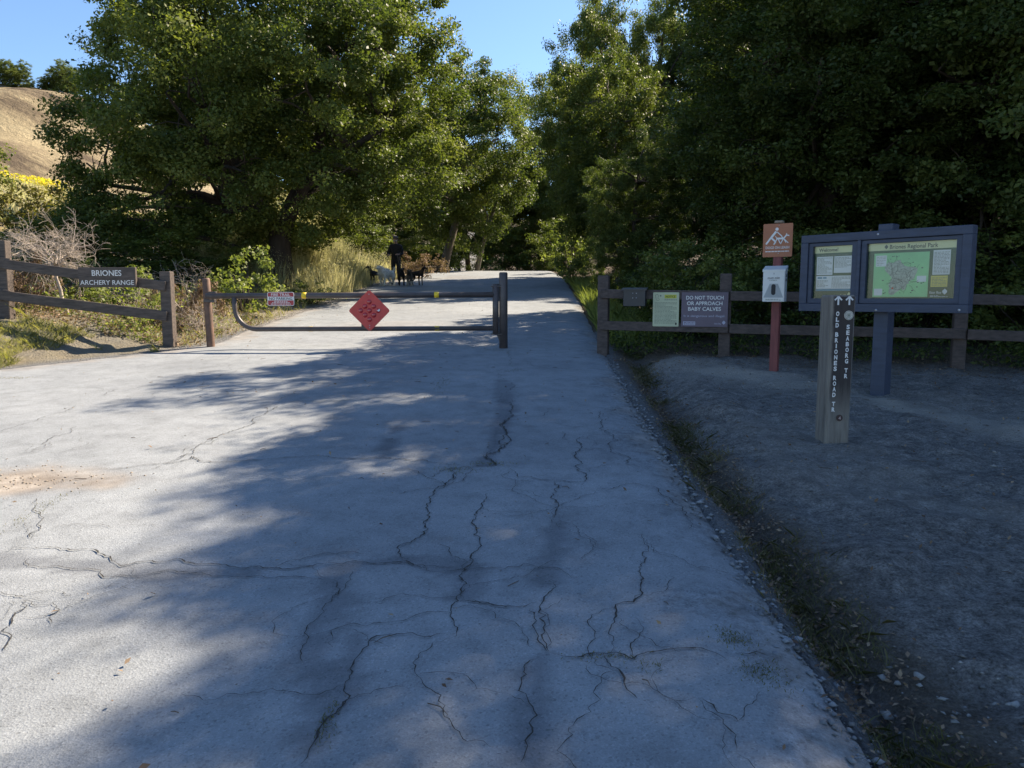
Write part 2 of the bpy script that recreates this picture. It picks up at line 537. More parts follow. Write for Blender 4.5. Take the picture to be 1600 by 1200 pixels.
CRACKS=[
 (1,[(-2.67,3.87),(-2.56,3.92),(-2.4,3.93),(-2.22,3.91),(-2.06,3.81),(-1.94,3.69),(-1.87,3.75),(-1.69,3.78),(-1.54,3.71),(-1.4,3.68),(-1.17,3.66),(-1.01,3.68),(-0.83,3.73),(-0.67,3.71),(-0.53,3.75),(-0.49,3.69),(-0.32,3.67),(-0.22,3.64)]),
 (0.7,[(-2.46,3.79),(-2.26,3.69),(-2.05,3.65),(-1.85,3.58),(-1.63,3.62),(-1.49,3.6),(-1.29,3.56),(-1.08,3.56),(-0.92,3.54),(-0.83,3.51)]),
 (1.2,[(-0.41,5.37),(-0.44,4.98),(-0.51,4.63),(-0.51,4.28),(-0.54,3.99),(-0.53,3.77)]),
 (1.1,[(-0.41,5.37),(-0.28,5.41),(-0.12,5.45),(-0.06,5.93),(-0.05,6.34),(0.0,7.05)]),
 (1,[(-2.98,5.32),(-2.74,5.37),(-2.51,5.48),(-2.4,5.66),(-2.25,5.53),(-2.02,5.53),(-1.72,5.64),(-1.34,5.64),(-1.0,5.64),(-0.71,5.56),(-0.41,5.43)]),
 (0.8,[(-2.51,5.48),(-2.48,5.98),(-2.38,6.39),(-2.36,6.92),(-2.32,7.55)]),
 (1,[(-0.16,4.81),(-0.19,4.54),(-0.23,4.28),(-0.17,4.06),(-0.21,3.83),(-0.23,3.63),(-0.23,3.39),(-0.24,3.3),(-0.26,3.18),(-0.24,3.09),(-0.25,2.96)]),
 (0.8,[(-0.23,3.31),(-0.11,3.28),(0.0,3.26)]),
 (0.9,[(-0.26,3.02),(-0.36,2.98),(-0.47,3.0),(-0.55,2.99),(-0.59,2.89),(-0.6,2.78),(-0.61,2.65),(-0.6,2.5),(-0.63,2.41),(-0.64,2.29),(-0.65,2.22)]),
 (0.8,[(-0.83,3.51),(-0.81,3.33),(-0.84,3.12),(-0.83,2.96),(-0.8,2.8)]),
 (0.7,[(-2.98,4.72),(-2.89,4.54),(-2.75,4.38),(-2.64,4.18),(-2.6,4.04)]),
 (0.9,[(-2.2,3.33),(-2.14,3.16),(-2.1,3.04),(-2.03,2.96),(-1.99,2.89)]),
 (0.5,[(-2.36,3.41),(-2.22,3.36),(-2.16,3.44)]),
 (0.45,[(-2.12,3.16),(-2.0,3.21),(-1.9,3.37),(-1.8,3.52)]),
 (0.5,[(-4.28,6.34),(-4.29,6.92),(-4.27,7.47)]),
 (0.6,[(-3.67,5.75),(-3.76,6.13),(-3.8,6.62)]),
 (0.5,[(-4.27,7.94),(-4.32,8.29),(-4.15,8.38),(-3.9,8.77),(-3.58,8.71)]),
 (0.6,[(-3.48,8.38),(-3.5,8.87),(-3.43,9.54)]),
 (0.5,[(-3.69,8.38),(-3.27,8.2),(-2.81,7.78)]),
 (0.8,[(-2.34,7.62),(-1.93,7.65),(-1.47,7.78),(-1.05,8.03)]),
 (1.1,[(0.01,7.8),(-0.0,6.99),(-0.04,6.36),(-0.08,5.91),(-0.11,5.45),(-0.29,5.42),(-0.46,5.45)]),
 (0.9,[(-0.03,5.39),(0.04,5.17),(0.18,5.11),(0.35,5.07),(0.49,5.06),(0.52,5.22),(0.49,5.58),(0.55,6.05),(0.6,6.28)]),
 (0.9,[(0.28,5.06),(0.25,4.72),(0.27,4.54),(0.23,4.34)]),
 (0.9,[(0.85,7.24),(1.11,7.14),(1.25,6.89),(1.34,6.8)]),
 (0.7,[(0.85,7.24),(0.79,6.62),(0.77,6.05),(0.76,5.77),(0.83,5.48),(1.04,5.34),(1.14,5.31)]),
 (0.7,[(0.55,4.91),(0.76,5.01),(0.97,4.93),(1.0,4.77),(1.05,4.61),(1.03,4.46),(1.04,4.3),(1.0,4.23)]),
 (0.9,[(0.72,4.12),(0.72,3.92),(0.67,3.74),(0.62,3.62),(0.61,3.49),(0.6,3.39),(0.54,3.3),(0.46,3.27),(0.45,3.16),(0.41,3.06),(0.41,2.96),(0.38,2.86)]),
 (0.6,[(0.72,3.9),(0.81,3.83),(0.87,3.78),(0.92,3.68),(1.01,3.69),(1.09,3.64)]),
 (0.9,[(0.19,3.53),(0.16,3.37),(0.12,3.25),(0.12,3.14),(0.12,2.98),(0.14,2.87)]),
 (0.8,[(-0.22,3.31),(-0.09,3.27),(0.04,3.25),(0.11,3.29)]),
 (0.8,[(0.08,3.23),(0.09,3.08),(0.1,2.96),(0.14,2.87)]),
 (0.6,[(0.31,5.91),(0.61,5.91),(0.75,5.87)]),
 (0.5,[(0.07,6.94),(0.25,6.99),(0.38,7.4)]),
 (0.6,[(0.24,4.5),(0.4,4.7),(0.55,4.86)]),
 (1.1,[(0.15,2.86),(0.25,2.83),(0.33,2.86),(0.41,2.87),(0.46,2.82),(0.58,2.88),(0.68,2.9),(0.75,2.9),(0.83,2.82)]),
 (0.9,[(0.36,2.86),(0.4,2.74),(0.41,2.63),(0.44,2.56)]),
 (0.7,[(0.88,2.87),(0.97,2.9),(1.01,2.88)]),
 (0.8,[(0.67,2.56),(0.7,2.48),(0.76,2.43)]),
 (0.7,[(0.1,2.82),(0.05,2.71),(0.07,2.51),(0.04,2.33),(0.03,2.22)]),
 (0.5,[(0.66,2.56),(0.71,2.44),(0.71,2.28)]),
 (0.6,[(-0.84,9.09),(-1.16,8.67),(-1.76,8.75),(-2.28,8.22),(-2.35,7.56)]),
 (0.5,[(0.05,11.57),(0.0,8.67),(-0.01,7.33)]),
 (0.5,[(0.0,10.61),(0.49,9.79),(1.04,9.54)]),
]

crack_mat = simple('crack_dark', (0.035, 0.033, 0.03), 1.0, 0.4, 30)
rng = np.random.RandomState(11)
def with_hairlines(cracks):
    out = list(cracks)
    r_ = random.Random(77)
    for w, pts in cracks:
        for _ in range(r_.randint(1, 3)):
            i = r_.randrange(len(pts))
            x_, y_ = pts[i]; a = r_.uniform(0, 2 * math.pi)
            br = [(x_, y_)]
            for k in range(r_.randint(3, 7)):
                a += r_.choice((-1, 1)) * r_.uniform(.15, 1.0); s_ = r_.uniform(.04, .14) * (1 + y_ * .06)
                x_ += s_ * math.cos(a); y_ += s_ * math.sin(a)
                if x_ > 1.0 or y_ < 1.6: break
                br.append((x_, y_))
            if len(br) > 2: out.append((w * .5, br))
    return out
for w, pts in with_hairlines(CRACKS):
    p = [np.array(q) for q in pts]
    path = [p[0]]
    def frac(a, b_, k):
        L = np.hypot(*(b_ - a))
        if L < 0.032 or k == 0:
            path.append(b_); return
        q = np.array([-(b_ - a)[1], (b_ - a)[0]])
        m_ = (a + b_) / 2 + q * rng.randn() * 0.11
        frac(a, m_, k - 1); frac(m_, b_, k - 1)
    for a, b_ in zip(p[:-1], p[1:]):
        frac(a, b_, 6)
    path = np.array(path)
    # wandering, jagged line
    nrm = np.gradient(path, axis=0); nrm = np.stack([-nrm[:, 1], nrm[:, 0]], 1); nrm /= (np.linalg.norm(nrm, axis=1, keepdims=True) + 1e-9)
    path = path + nrm * (rng.randn(len(path)) * 0.003)[:, None]
    wid = (0.0020 + 0.0038 * rng.rand(len(path)) ** 1.8) * w * (0.8 + 0.05 * path[:, 1])
    t = np.linspace(0, 1, len(path)); wid = wid * (0.25 + 0.75 * np.clip(np.minimum(t, 1 - t) * 8, 0, 1))
    gap = np.convolve(rng.rand(len(path)), np.ones(5) / 5, 'same'); wid = np.where(gap < 0.33, wid * 0.55, wid)
    a = path + nrm * wid[:, None]; b_ = path - nrm * wid[:, None]
    za = road_z(path[:, 0], path[:, 1]) + 0.007
    n = len(path)
    V = np.zeros((2 * n, 3)); V[:n, :2] = a; V[n:, :2] = b_; V[:n, 2] = za; V[n:, 2] = za
    i = np.arange(n - 1)
    me = np_mesh('crack', V, np.stack([i + n, i + n + 1, i + 1, i], 1).ravel(), 4)
    mesh_obj('crack', me, crack_mat, road)

# ------------------------------------------------------------------ hill
def hill_z(x, y):
    h = 70 * np.exp(-((x + 182) / 105) ** 2 - ((y - 292) / 125) ** 2)
    h = h + 5 * np.exp(-((x + 150) / 22) ** 2 - ((y - 258) / 40) ** 2)
    # gullies running down the slope
    q = x * 0.80 - y * 0.60
    h = h + (1.5 * np.sin(q * 0.16 + 3 * vnoise(x / 40, y / 40)) + 5 * fbm(x, y, 0.018, 5)) * smooth01(6, 30, h)
    return h + 4.0
def build_hill():
    xs_ = np.linspace(-420, 30, 150); ys_ = np.linspace(95, 560, 150)
    X, Y = np.meshgrid(xs_, ys_)
    Z = hill_z(X, Y)
    edge = np.minimum.reduce([(X + 420) / 60, (30 - X) / 60, (Y - 95) / 40, (560 - Y) / 60])
    Z = Z - 12 * smooth01(1, 0, edge)
    me = grid_mesh('hill', X, Y, Z)
    m, nt, b = new_mat('dry_hill_grass')
    tc = N(nt, 'ShaderNodeTexCoord').outputs['Object']
    mp = N(nt, 'ShaderNodeMapping'); mp.inputs['Rotation'].default_value = (0, 0, R(35)); mp.inputs['Scale'].default_value = (0.35, 1.3, 1)
    nt.links.new(tc, mp.inputs[0])
    n1 = noise(nt, 0.05, 7, 0.62, mp.outputs[0], 0.6); n2 = noise(nt, 0.6, 6, 0.7, tc)
    r1 = ramp(nt, n1.outputs[0], [(0.38, (0.11, 0.085, 0.058)), (0.46, (0.22, 0.175, 0.11)), (0.56, (0.31, 0.255, 0.155)), (0.72, (0.40, 0.34, 0.215))])  # darker bands paint scrub and terracette shadow into the grass colour
    r2 = ramp(nt, n2.outputs[0], [(0.3, 0.75), (0.7, 1.12)])
    nt.links.new(mixc(nt, 1.0, r1.outputs[0], r2.outputs[0], 'MULTIPLY'), b.inputs['Base Color'])
    b.inputs['Roughness'].default_value = 0.95; b.inputs['Specular IOR Level'].default_value = 0.1
    bump(nt, b, n2.outputs[0], 0.8, 1.2)
    o = mesh_obj('hill', me, m)
    tag(o, kind='structure')
build_hill()
# ------------------------------------------------------------------ vegetation
def leaf_material(name, dark, mid, light, trans=0.30, rough=0.5, tmul=(1.7, 1.85, 0.75)):
    m, nt, b = new_mat(name)
    t = N(nt, 'ShaderNodeAttribute', attribute_name='tint').outputs['Fac']
    rp = ramp(nt, t, [(0.0, dark), (0.5, mid), (1.0, light)])
    nt.links.new(rp.outputs[0], b.inputs['Base Color'])
    b.inputs['Roughness'].default_value = rough
    b.inputs['Specular IOR Level'].default_value = 0.22
    tr = N(nt, 'ShaderNodeBsdfTranslucent')
    tcol = mixc(nt, 1.0, rp.outputs[0], tmul, 'MULTIPLY')
    nt.links.new(tcol, tr.inputs[0])
    mx = N(nt, 'ShaderNodeMixShader'); mx.inputs[0].default_value = trans
    out = nt.nodes['Material Output']
    nt.links.new(b.outputs[0], mx.inputs[1]); nt.links.new(tr.outputs[0], mx.inputs[2]); nt.links.new(mx.outputs[0], out.inputs[0])
    return m

M_oak = leaf_material('oak_leaf', (0.038, 0.056, 0.016), (0.094, 0.122, 0.030), (0.215, 0.230, 0.062), 0.33)
M_bay = leaf_material('bay_leaf', (0.028, 0.044, 0.014), (0.058, 0.082, 0.023), (0.125, 0.150, 0.040), 0.38)
M_shrub = leaf_material('shrub_leaf', (0.08, 0.11, 0.03), (0.16, 0.19, 0.055), (0.27, 0.29, 0.10), 0.34)
M_olive = leaf_material('olive_leaf', (0.06, 0.06, 0.018), (0.12, 0.11, 0.035), (0.22, 0.19, 0.06), 0.3)
M_deadleaf = leaf_material('dead_leaf', (0.10, 0.062, 0.042), (0.19, 0.128, 0.085), (0.33, 0.245, 0.165), 0.15, 0.8)
M_grass = leaf_material('tall_grass_blade', (0.20, 0.23, 0.08), (0.38, 0.39, 0.18), (0.56, 0.53, 0.33), 0.40, 0.6, (1.25, 1.25, 0.95))
M_weed = leaf_material('weed_blade', (0.05, 0.065, 0.02), (0.11, 0.11, 0.04), (0.26, 0.21, 0.10), 0.3, 0.7)
M_ditch = leaf_material('ditch_weed', (0.055, 0.065, 0.022), (0.12, 0.115, 0.05), (0.26, 0.21, 0.12), 0.25, 0.8)
M_verge = leaf_material('dry_verge_grass', (0.10, 0.11, 0.035), (0.22, 0.22, 0.08), (0.40, 0.36, 0.18), 0.3, 0.7)
M_fresh = leaf_material('fresh_grass_blade', (0.09, 0.12, 0.03), (0.17, 0.20, 0.06), (0.30, 0.32, 0.11), 0.4, 0.6)
M_mustard = leaf_material('mustard_flower', (0.30, 0.30, 0.04), (0.58, 0.48, 0.04), (0.72, 0.60, 0.06), 0.3, 0.7)
M_bark = simple('oak_bark', (0.055, 0.042, 0.033), 0.95, 0.5, 6, bmp=0.9, bscale=16, stretch=(1, 1, 0.3))
M_bark2 = simple('pale_bark', (0.15, 0.125, 0.095), 0.95, 0.4, 6, bmp=0.7, bscale=22, stretch=(1, 1, 0.3))
M_deadwood = simple('bleached_dead_twig', (0.40, 0.34, 0.28), 0.9, 0.3, 9, bmp=0.3)

def rand_dirs(rng, n):
    d = rng.randn(n, 3)
    return d / np.linalg.norm(d, axis=1, keepdims=True)

def leaf_mesh(name, pos, out_dir, tint, llen, lwid, rng):
    """one folded rhombic leaf at each position"""
    n = len(pos)
    nrm = out_dir * 0.45 + rng.randn(n, 3) * 0.55 + np.array([0, 0, 0.55])
    nrm /= np.linalg.norm(nrm, axis=1, keepdims=True)
    a = np.cross(nrm, rng.randn(n, 3)); a /= np.linalg.norm(a, axis=1, keepdims=True)
    b = np.cross(nrm, a)
    s = (0.5 + 1.0 * rng.rand(n, 1) ** 1.4)
    L = a * llen * s * 0.5; W = b * lwid * s * 0.5
    fold = nrm * lwid * 0.18
    V = np.empty((n, 4, 3))
    V[:, 0] = pos - L; V[:, 1] = pos + W + fold - L * 0.1; V[:, 2] = pos + L; V[:, 3] = pos - W + fold - L * 0.1
    me = np_mesh(name, V.reshape(-1, 3), np.arange(4 * n), 4)
    set_attr(me, 'tint', np.repeat(np.clip(tint, 0, 1), 4))
    return me

def crown_points(rng, lobes, clump_r, density, per_clump, inner=0.72):
    """lobes: list of (centre, radius vec). Leafy clumps sit on the lobes' outsides."""
    C = np.array([l[0] for l in lobes]); RR = np.array([l[1] for l in lobes])
    cl = []
    for i in range(len(lobes)):
        area = 4 * math.pi * (np.prod(RR[i]) ** (2 / 3))
        n = max(3, int(area * density))
        d = rand_dirs(rng, n)
        p = C[i] + d * RR[i] * (0.78 + 0.30 * rng.rand(n, 1))
        rel = (p[:, None, :] - C[None]) / RR[None]
        q = np.linalg.norm(rel, axis=2); q[:, i] = 9
        keep = q.min(1) > inner
        for pp, dd in zip(p[keep], d[keep]):
            cl.append((pp, dd, i))
    cp = np.array([c[0] for c in cl]); cd = np.array([c[1] for c in cl]); ci = np.array([c[2] for c in cl])
    m = len(cp)
    cnt = np.maximum(20, (per_clump * (0.4 + 1.2 * rng.rand(m))).astype(int))
    idx = np.repeat(np.arange(m), cnt)
    n = len(idx)
    d = rand_dirs(rng, n)
    rr = clump_r * (0.7 + 0.6 * rng.rand(m))[idx]
    sq = np.array([1, 1, 0.7])
    off = d * (rng.rand(n, 1) ** (1 / 2.2)) * rr[:, None] * sq
    # sprays that stick out
    spray = (rng.rand(m) < 0.35)[idx]
    off = off + cd[idx] * (spray * rng.rand(n) ** 2 * clump_r * 1.5)[:, None]
    pos = cp[idx] + off
    lobe_t = rng.rand(len(lobes))
    tint = 0.10 + 0.30 * lobe_t[ci[idx]] + 0.35 * rng.rand(m)[idx] + 0.35 * (rng.rand(n) - 0.35)
    outd = off / (np.linalg.norm(off, axis=1, keepdims=True) + 1e-6)
    return pos, outd, tint, cp

def limb_path(rng, a, b, n=6, wob=0.12, sag=0.0):
    a = np.array(a, float); b = np.array(b, float)
    L = np.linalg.norm(b - a)
    pts = []
    o1 = rng.randn(3) * wob * L
    for k in range(n + 1):
        t = k / n
        p = a + (b - a) * t + o1 * math.sin(math.pi * t) * 0.6 + rng.randn(3) * wob * 0.12 * L * (0 < k < n)
        p[2] += sag * L * math.sin(math.pi * t)
        pts.append(tuple(p))
    return pts

def make_tree(name, label, seed, trunk, tr, lobes, leaf_m, bark_m, clump_r, density, per_clump, llen, lwid, twigs=2, loc=(0, 0, 0), forks=None, group=None, inner=.72):
    """trunk: polyline in the tree's own frame; tr: radii; lobes relative to the base."""
    rng = np.random.RandomState(seed)
    t = thing(name, label, 'tree', loc, group=group)
    mb = MB()
    # flared base
    mb.tube(trunk, tr, 12)
    top = np.array(trunk[-1]); tops = [np.array(p) for p in trunk[max(1, len(trunk) // 2):]]
    if forks:
        for path, rad in forks:
            mb.tube(path, rad, 9)
            tops += [np.array(p) for p in path[1:]]
    for c, r_ in lobes:
        c = np.array(c)
        below = [p for p in tops if p[2] < c[2] + 0.4] or tops
        s = min(below, key=lambda p: np.linalg.norm(p - c) + 0.25 * abs(p[2] - (c[2] - 1.2)))
        L = np.linalg.norm(c - s)
        r0 = min(0.022 * L + 0.03, tr[-1] * 0.9)
        path = limb_path(rng, s, c, 6, 0.14, 0.05)
        mb.tube(path, list(np.linspace(r0, 0.022, len(path))), 6, False)
        for k in range(twigs):
            d = rand_dirs(rng, 1)[0] * np.array(r_) * 0.9
            j = path[rng.randint(3, len(path))]
            p2 = limb_path(rng, j, c + d, 4, 0.16)
            mb.tube(p2, list(np.linspace(0.022, 0.006, len(p2))), 4, False)
    mb.build('trunk', bark_m, t)
    pos, od, tint, cp = crown_points(rng, lobes, clump_r, density, per_clump, inner)
    me = leaf_mesh('crown', pos, od, tint, llen, lwid, rng)
    mesh_obj('crown', me, leaf_m, t)
    t['leaves'] = len(pos)
    return t

def envelope_lobes(seed, c, rad, n, lr, zmin=0.4, extra=()):
    rng = np.random.RandomState(seed)
    out = []
    c = np.array(c, float); rad = np.array(rad, float)
    k = 0
    # spread by Fibonacci with jitter, some inside
    for i in range(n):
        ph = math.acos(1 - 2 * (i + 0.5) / n); th = math.pi * (1 + 5 ** 0.5) * i
        d = np.array([math.cos(th) * math.sin(ph), math.sin(th) * math.sin(ph), math.cos(ph)]) + rng.randn(3) * 0.12
        f = 0.62 + 0.26 * rng.rand()
        p = c + d * rad * f
        r0 = lr * (0.75 + 0.55 * rng.rand())
        p[2] = max(p[2], zmin + r0 * 0.6)
        out.append((tuple(p), (r0 * 1.1, r0 * 1.1, r0 * 0.85)))
    for i in range(n // 4):
        p = c + rng.randn(3) * rad * 0.30
        out.append((tuple(p), (lr, lr, lr)))
    out += list(extra)
    return out

def dup(root, loc, rz=0.0, scale=1.0, label=None, group=None):
    r = root.copy(); col.objects.link(r)
    r.location = loc; r.rotation_euler = (0, 0, rz)
    r.scale = (scale, scale, scale) if not hasattr(scale, '__len__') else scale
    if label: r['label'] = label
    if group: r['group'] = group
    for ch in list(root.children):
        c = ch.copy(); col.objects.link(c); c.parent = r
        for g in ch.children:
            d = g.copy(); col.objects.link(d); d.parent = c
    return r

def on_ground(x, y, dz=0.0): return (x, y, gz(x, y) + dz)

# the big oak left of the road
oak_lobes = envelope_lobes(3, (-0.05, 0, 5.3), (4.6, 4.6, 4.4), 46, 1.25, 1.5, extra=[
    ((-4.9, -0.8, 3.2), (.7, .7, .6)), ((-4.5, -0.6, 2.1), (.8, .8, .6)), ((-4.1, -1.6, 1.7), (1.0, 1.0, .7)), ((-3.2, -2.2, 1.6), (1.2, 1.0, .7)),
    ((-2.2, -2.4, 2.0), (1.0, .9, .7)), ((-0.9, -3.6, 4.6), (.7, .6, .9)), ((-0.5, -3.7, 3.6), (.6, .6, .7)), ((0.1, -3.2, 2.6), (.6, .6, .6)),
    ((2.2, -2.0, 2.5), (1.0, 1.0, .7)), ((3.2, -1.2, 2.6), (1.0, 1.0, .7)), ((3.9, -0.5, 3.4), (1.1, 1, .9)), ((4.1, 0, 6.8), (.9, .9, .9)), ((4.0, -.3, 8.0), (.9, .9, .9)),
    ((3.5, 0, 9.3), (1, 1, .9)), ((-4.0, 0, 7.3), (1.1, 1.1, 1.0)), ((-3.9, -.4, 8.6), (1.0, 1, .9)), ((-3.0, 0, 9.6), (1.1, 1.1, .9))])
oak = make_tree('oak_tree', 'huge dark round oak with a forked trunk left of the road', 21,
    [(0, 0, -0.3), (0.02, 0, 0.0), (0.0, 0, 0.5), (-0.03, 0.02, 1.1), (0.05, 0.05, 1.6)], [0.52, 0.42, 0.34, 0.31, 0.30], oak_lobes, M_oak, M_bark,
    0.39, 1.75, 265, 0.088, 0.052, 2, on_ground(-6.55, 22.0),
    forks=[([(-0.02, 0, 1.3), (-0.35, -0.1, 2.0), (-0.9, -0.2, 3.0), (-1.4, -0.1, 4.2), (-1.6, 0, 5.6)], [0.25, 0.21, 0.17, 0.13, 0.08]),
           ([(0.04, 0, 1.4), (0.35, 0.1, 2.2), (0.9, 0.2, 3.3), (1.3, 0.2, 4.6), (1.5, 0, 6.3)], [0.27, 0.23, 0.18, 0.14, 0.09]),
           ([(0.3, 0, 2.0), (1.0, -0.4, 2.8), (2.2, -0.7, 3.6), (3.2, -0.7, 4.2)], [0.16, 0.13, 0.10, 0.06]),
           ([(-0.3, 0, 1.9), (-1.4, -0.6, 2.2), (-2.8, -0.9, 2.4), (-4.2, -0.9, 2.6)], [0.14, 0.11, 0.08, 0.05])])

# bay tree behind the right-hand fence: leaves down to the ground
bay_lobes = envelope_lobes(8, (0, 0, 6.0), (3.4, 3.0, 5.6), 44, 1.1, 0.2)
bay = make_tree('bay_tree', 'tall dark leafy tree directly behind the dark box on the fence', 31,
    [(0, 0, -0.3), (0, 0, 0), (0.1, 0.1, 1.5), (0.0, 0.2, 3.5), (0.2, 0.1, 6), (0.1, 0, 8.5)], [0.36, 0.28, 0.22, 0.19, 0.14, 0.08], bay_lobes, M_bay, M_bark,
    0.36, 2.05, 245, 0.086, 0.047, 2, on_ground(6.25, 15.4), group='trees behind the fence on the right')
# medium tree used further off
far_lobes = envelope_lobes(13, (0, 0, 5.6), (3.3, 3.3, 4.6), 34, 1.2, 1.2)
fartree = make_tree('roadside_tree', 'sunlit tree with leaning pale trunks on the left where the road ends', 44,
    [(-1.1, -0.6, -0.4), (-0.9, -0.5, 0.2), (-0.5, -0.3, 1.6), (0.0, 0, 3.2), (0.2, 0, 5.2), (0.1, 0, 7)], [0.30, 0.24, 0.20, 0.16, 0.12, 0.07], far_lobes, M_oak, M_bark2,
    0.40, 1.7, 190, 0.105, 0.062, 1, on_ground(-2.9, 45.0),
    forks=[([(0.7, 0.3, -0.3), (0.9, 0.2, 0.6), (1.3, 0.1, 2.0), (1.9, 0, 3.6)], [0.14, 0.12, 0.1, 0.06])])
fartree.scale = (1.12, 1.12, 1.18)

G_R = 'trees behind the fence on the right'
bay.scale = (0.88, 0.9, 0.73)
dup(bay, on_ground(8.6, 14.2), 1.9, (1.05, 1.05, 0.84), 'tall dark tree straight behind the map kiosk', G_R)
dup(bay, on_ground(10.5, 12.0), 3.6, (1.05, 1.05, 1.04), 'dark tree at the right edge of the photo behind the fence end', G_R)
dup(bay, on_ground(10.6, 18.6), 4.4, (1.05, 1.05, 1.0), 'dark tree standing one row behind the kiosk and dog sign', G_R)
dup(bay, on_ground(15.5, 19.5), 0.8, (1.2, 1.2, 1.05), 'dark tree two rows behind the fence near the right photo edge', G_R)
dup(bay, on_ground(12.0, 13.3), 5.1, (1.05, 1.05, 1.07), 'added dark tree crowded against the right edge tree to thicken its shade', G_R)  # tree added towards the sun to close light leaks in the road shade
dup(bay, on_ground(14.2, 15.3), 0.3, (1.1, 1.1, 1.12), 'added dark tree behind the right edge tree to deepen its shade', G_R)  # added along the sun direction so the foreground shade gets denser
dup(bay, on_ground(14.5, 9.5), 2.6, 1.05, 'dark tree just beyond the right end of the fence', G_R)
dup(bay, on_ground(18.5, 25.0), 5.0, (1.3, 1.3, 1.0), 'dim tree deep in the wood behind the kiosk', G_R)
dup(bay, on_ground(12.5, 29.5), 5.6, (1.2, 1.2, .9), 'dim tree deep in the wood behind the dog sign', G_R)
dup(bay, on_ground(13.0, 33.0), 1.1, (1.1, 1.1, 1.0), 'dim tree deep in the wood behind the calf warning sign', G_R)
dup(bay, on_ground(10.5, 36.5), 2.1, (1.1, 1.1, 1.1), 'tall tree behind the black box on the fence, deeper in the wood', G_R)
dup(oak, on_ground(5.1, 34.3), 2.2, (0.72, 0.72, 1.2), 'very tall dark tree right of the road behind the yellow-green one', 'tall trees right of the road')
dup(oak, on_ground(12.5, 38), 4.0, (0.8, 0.8, 1.2), 'tall dark tree far back in the wood right of the road', 'tall trees right of the road')
dup(fartree, on_ground(3.5, 27.0), 2.0, (0.62, 0.62, 0.78), 'bright yellow-green sunlit tree leaning over the right side of the road')
G_T = 'dark trees closing off the end of the road'
dup(fartree, on_ground(1.4, 60), 0.7, (1.1, 1.1, 1.0), 'dark tree straight ahead closing the end of the road', G_T)
dup(fartree, on_ground(4.2, 58), 2.9, (1.2, 1.2, 1.35), 'dark tree right of the road end, behind the bend', G_T)
dup(fartree, on_ground(-3.6, 62), 4.1, (1.1, 1.1, 0.95), 'dark tree left of the one closing the end of the road', G_T)
dup(fartree, on_ground(-8.5, 52), 5.0, (1.2, 1.2, 1.05), 'tree filling the gap between the oak and the leaning tree', G_T)
dup(fartree, on_ground(-8.2, 38), 1.2, (1.0, 1.0, .92), 'dark tree behind the person with the dogs', 'trees behind the big oak')
dup(fartree, on_ground(-13.0, 36), 3.2, (1.15, 1.15, 1.0), 'dark tree hidden behind the trunk of the big oak', 'trees behind the big oak')

G_H = 'oaks on the hilltop'
for (x, y, s, lab) in ((-166.5, 266, 1.5, 'oak cut by the left photo edge on the hilltop skyline'), (-158.5, 272, 0.85, 'smallest of the three oaks on the hilltop skyline'), (-151, 270, 1.75, 'widest rounded oak at the right of the hilltop skyline')):
    z = float(hill_z(np.array([x]), np.array([y]))[0])
    dup(oak, (x, y, z - 0.5 * s - .4), random.Random(s).random() * 6, (s * .75, s * .75, s * 0.62), lab, G_H)

# ---- shrubs
def make_shrub(name, label, seed, loc, rx, ry, h, n, lr, leaf_m, llen, lwid, per=90, dens=2.2, clump=.2, cat='shrub', group=None, stems=M_bark, inner=.7):
    rng = np.random.RandomState(seed)
    t = thing(name, label, cat, loc, group=group)
    lobes = envelope_lobes(seed, (0, 0, h * 0.52), (rx, ry, h * 0.5), n, lr, 0.02)
    mb = MB()
    for c, r_ in lobes:
        p = limb_path(rng, (rng.randn() * .08 * rx, rng.randn() * .08 * ry, -0.1), c, 5, 0.15)
        mb.tube(p, list(np.linspace(0.022, 0.006, len(p))), 4, False)
    mb.build('stems', stems, t)['kind'] = 'stuff'
    pos, od, tint, cp = crown_points(rng, lobes, clump, dens, per, inner)
    pos[:, 2] = np.maximum(pos[:, 2], 0.02)
    mesh_obj('foliage', leaf_mesh('foliage', pos, od, tint, llen, lwid, rng), leaf_m, t)
    return t

sh_light = make_shrub('leafy_shrub', 'light green sunlit shrub left of the oak trunk behind the gate', 51, on_ground(-5.62, 16.2), .42, .45, 1.1, 14, .32, M_shrub, .085, .055, 70, 3.0, .2)
sh_olive = make_shrub('leafy_shrub', 'olive shrub in sun below the yellow flower strip', 52, on_ground(-13.8, 23.5), 1.7, 1.2, 1.5, 18, .5, M_olive, .10, .06, 80, 2.2, .28)
sh_dark = make_shrub('leafy_shrub', 'dark shrub at the left photo edge beside the yellow flowers', 53, on_ground(-17.6, 24.0), 1.7, 1.3, 3.1, 22, .6, M_oak, .10, .06, 90, 2.2, .3)
dup(sh_dark, on_ground(-8.3, 19.0), 1.0, (1.0, .8, .42), 'dark low shrub in the oak shade behind the archery sign')
dup(sh_dark, on_ground(-10.6, 18.6), 2.0, (.9, .8, .40), 'dark shrub in the oak shade above the bleached dead bush')
dup(sh_dark, on_ground(-11.5, 27.0), 3.6, (1.5, 1.2, .62), 'dark thicket shrub under the far side of the oak')
dup(sh_dark, on_ground(-7.0, 33.0), 4.6, (1.3, 1.0, .8), 'dark thicket shrub behind the tall grass and the person')
dup(sh_dark, on_ground(-5.6, 40.0), 5.6, (1.0, 1.0, .6), 'dark thicket shrub left of the leaning pale trunks')
dup(sh_light, on_ground(-5.15, 19.6), 2.0, (.8, .8, .45), 'small bright shrub at the foot of the oak trunk beside the road')
dup(sh_light, on_ground(-7.0, 14.0), 1.0, (.9, .7, .6), 'green shrub behind the fence under the archery sign')
dup(sh_light, on_ground(-8.3, 14.6), 4.0, (.8, .7, .6), 'green shrub behind the fence left of the dead bush stem')
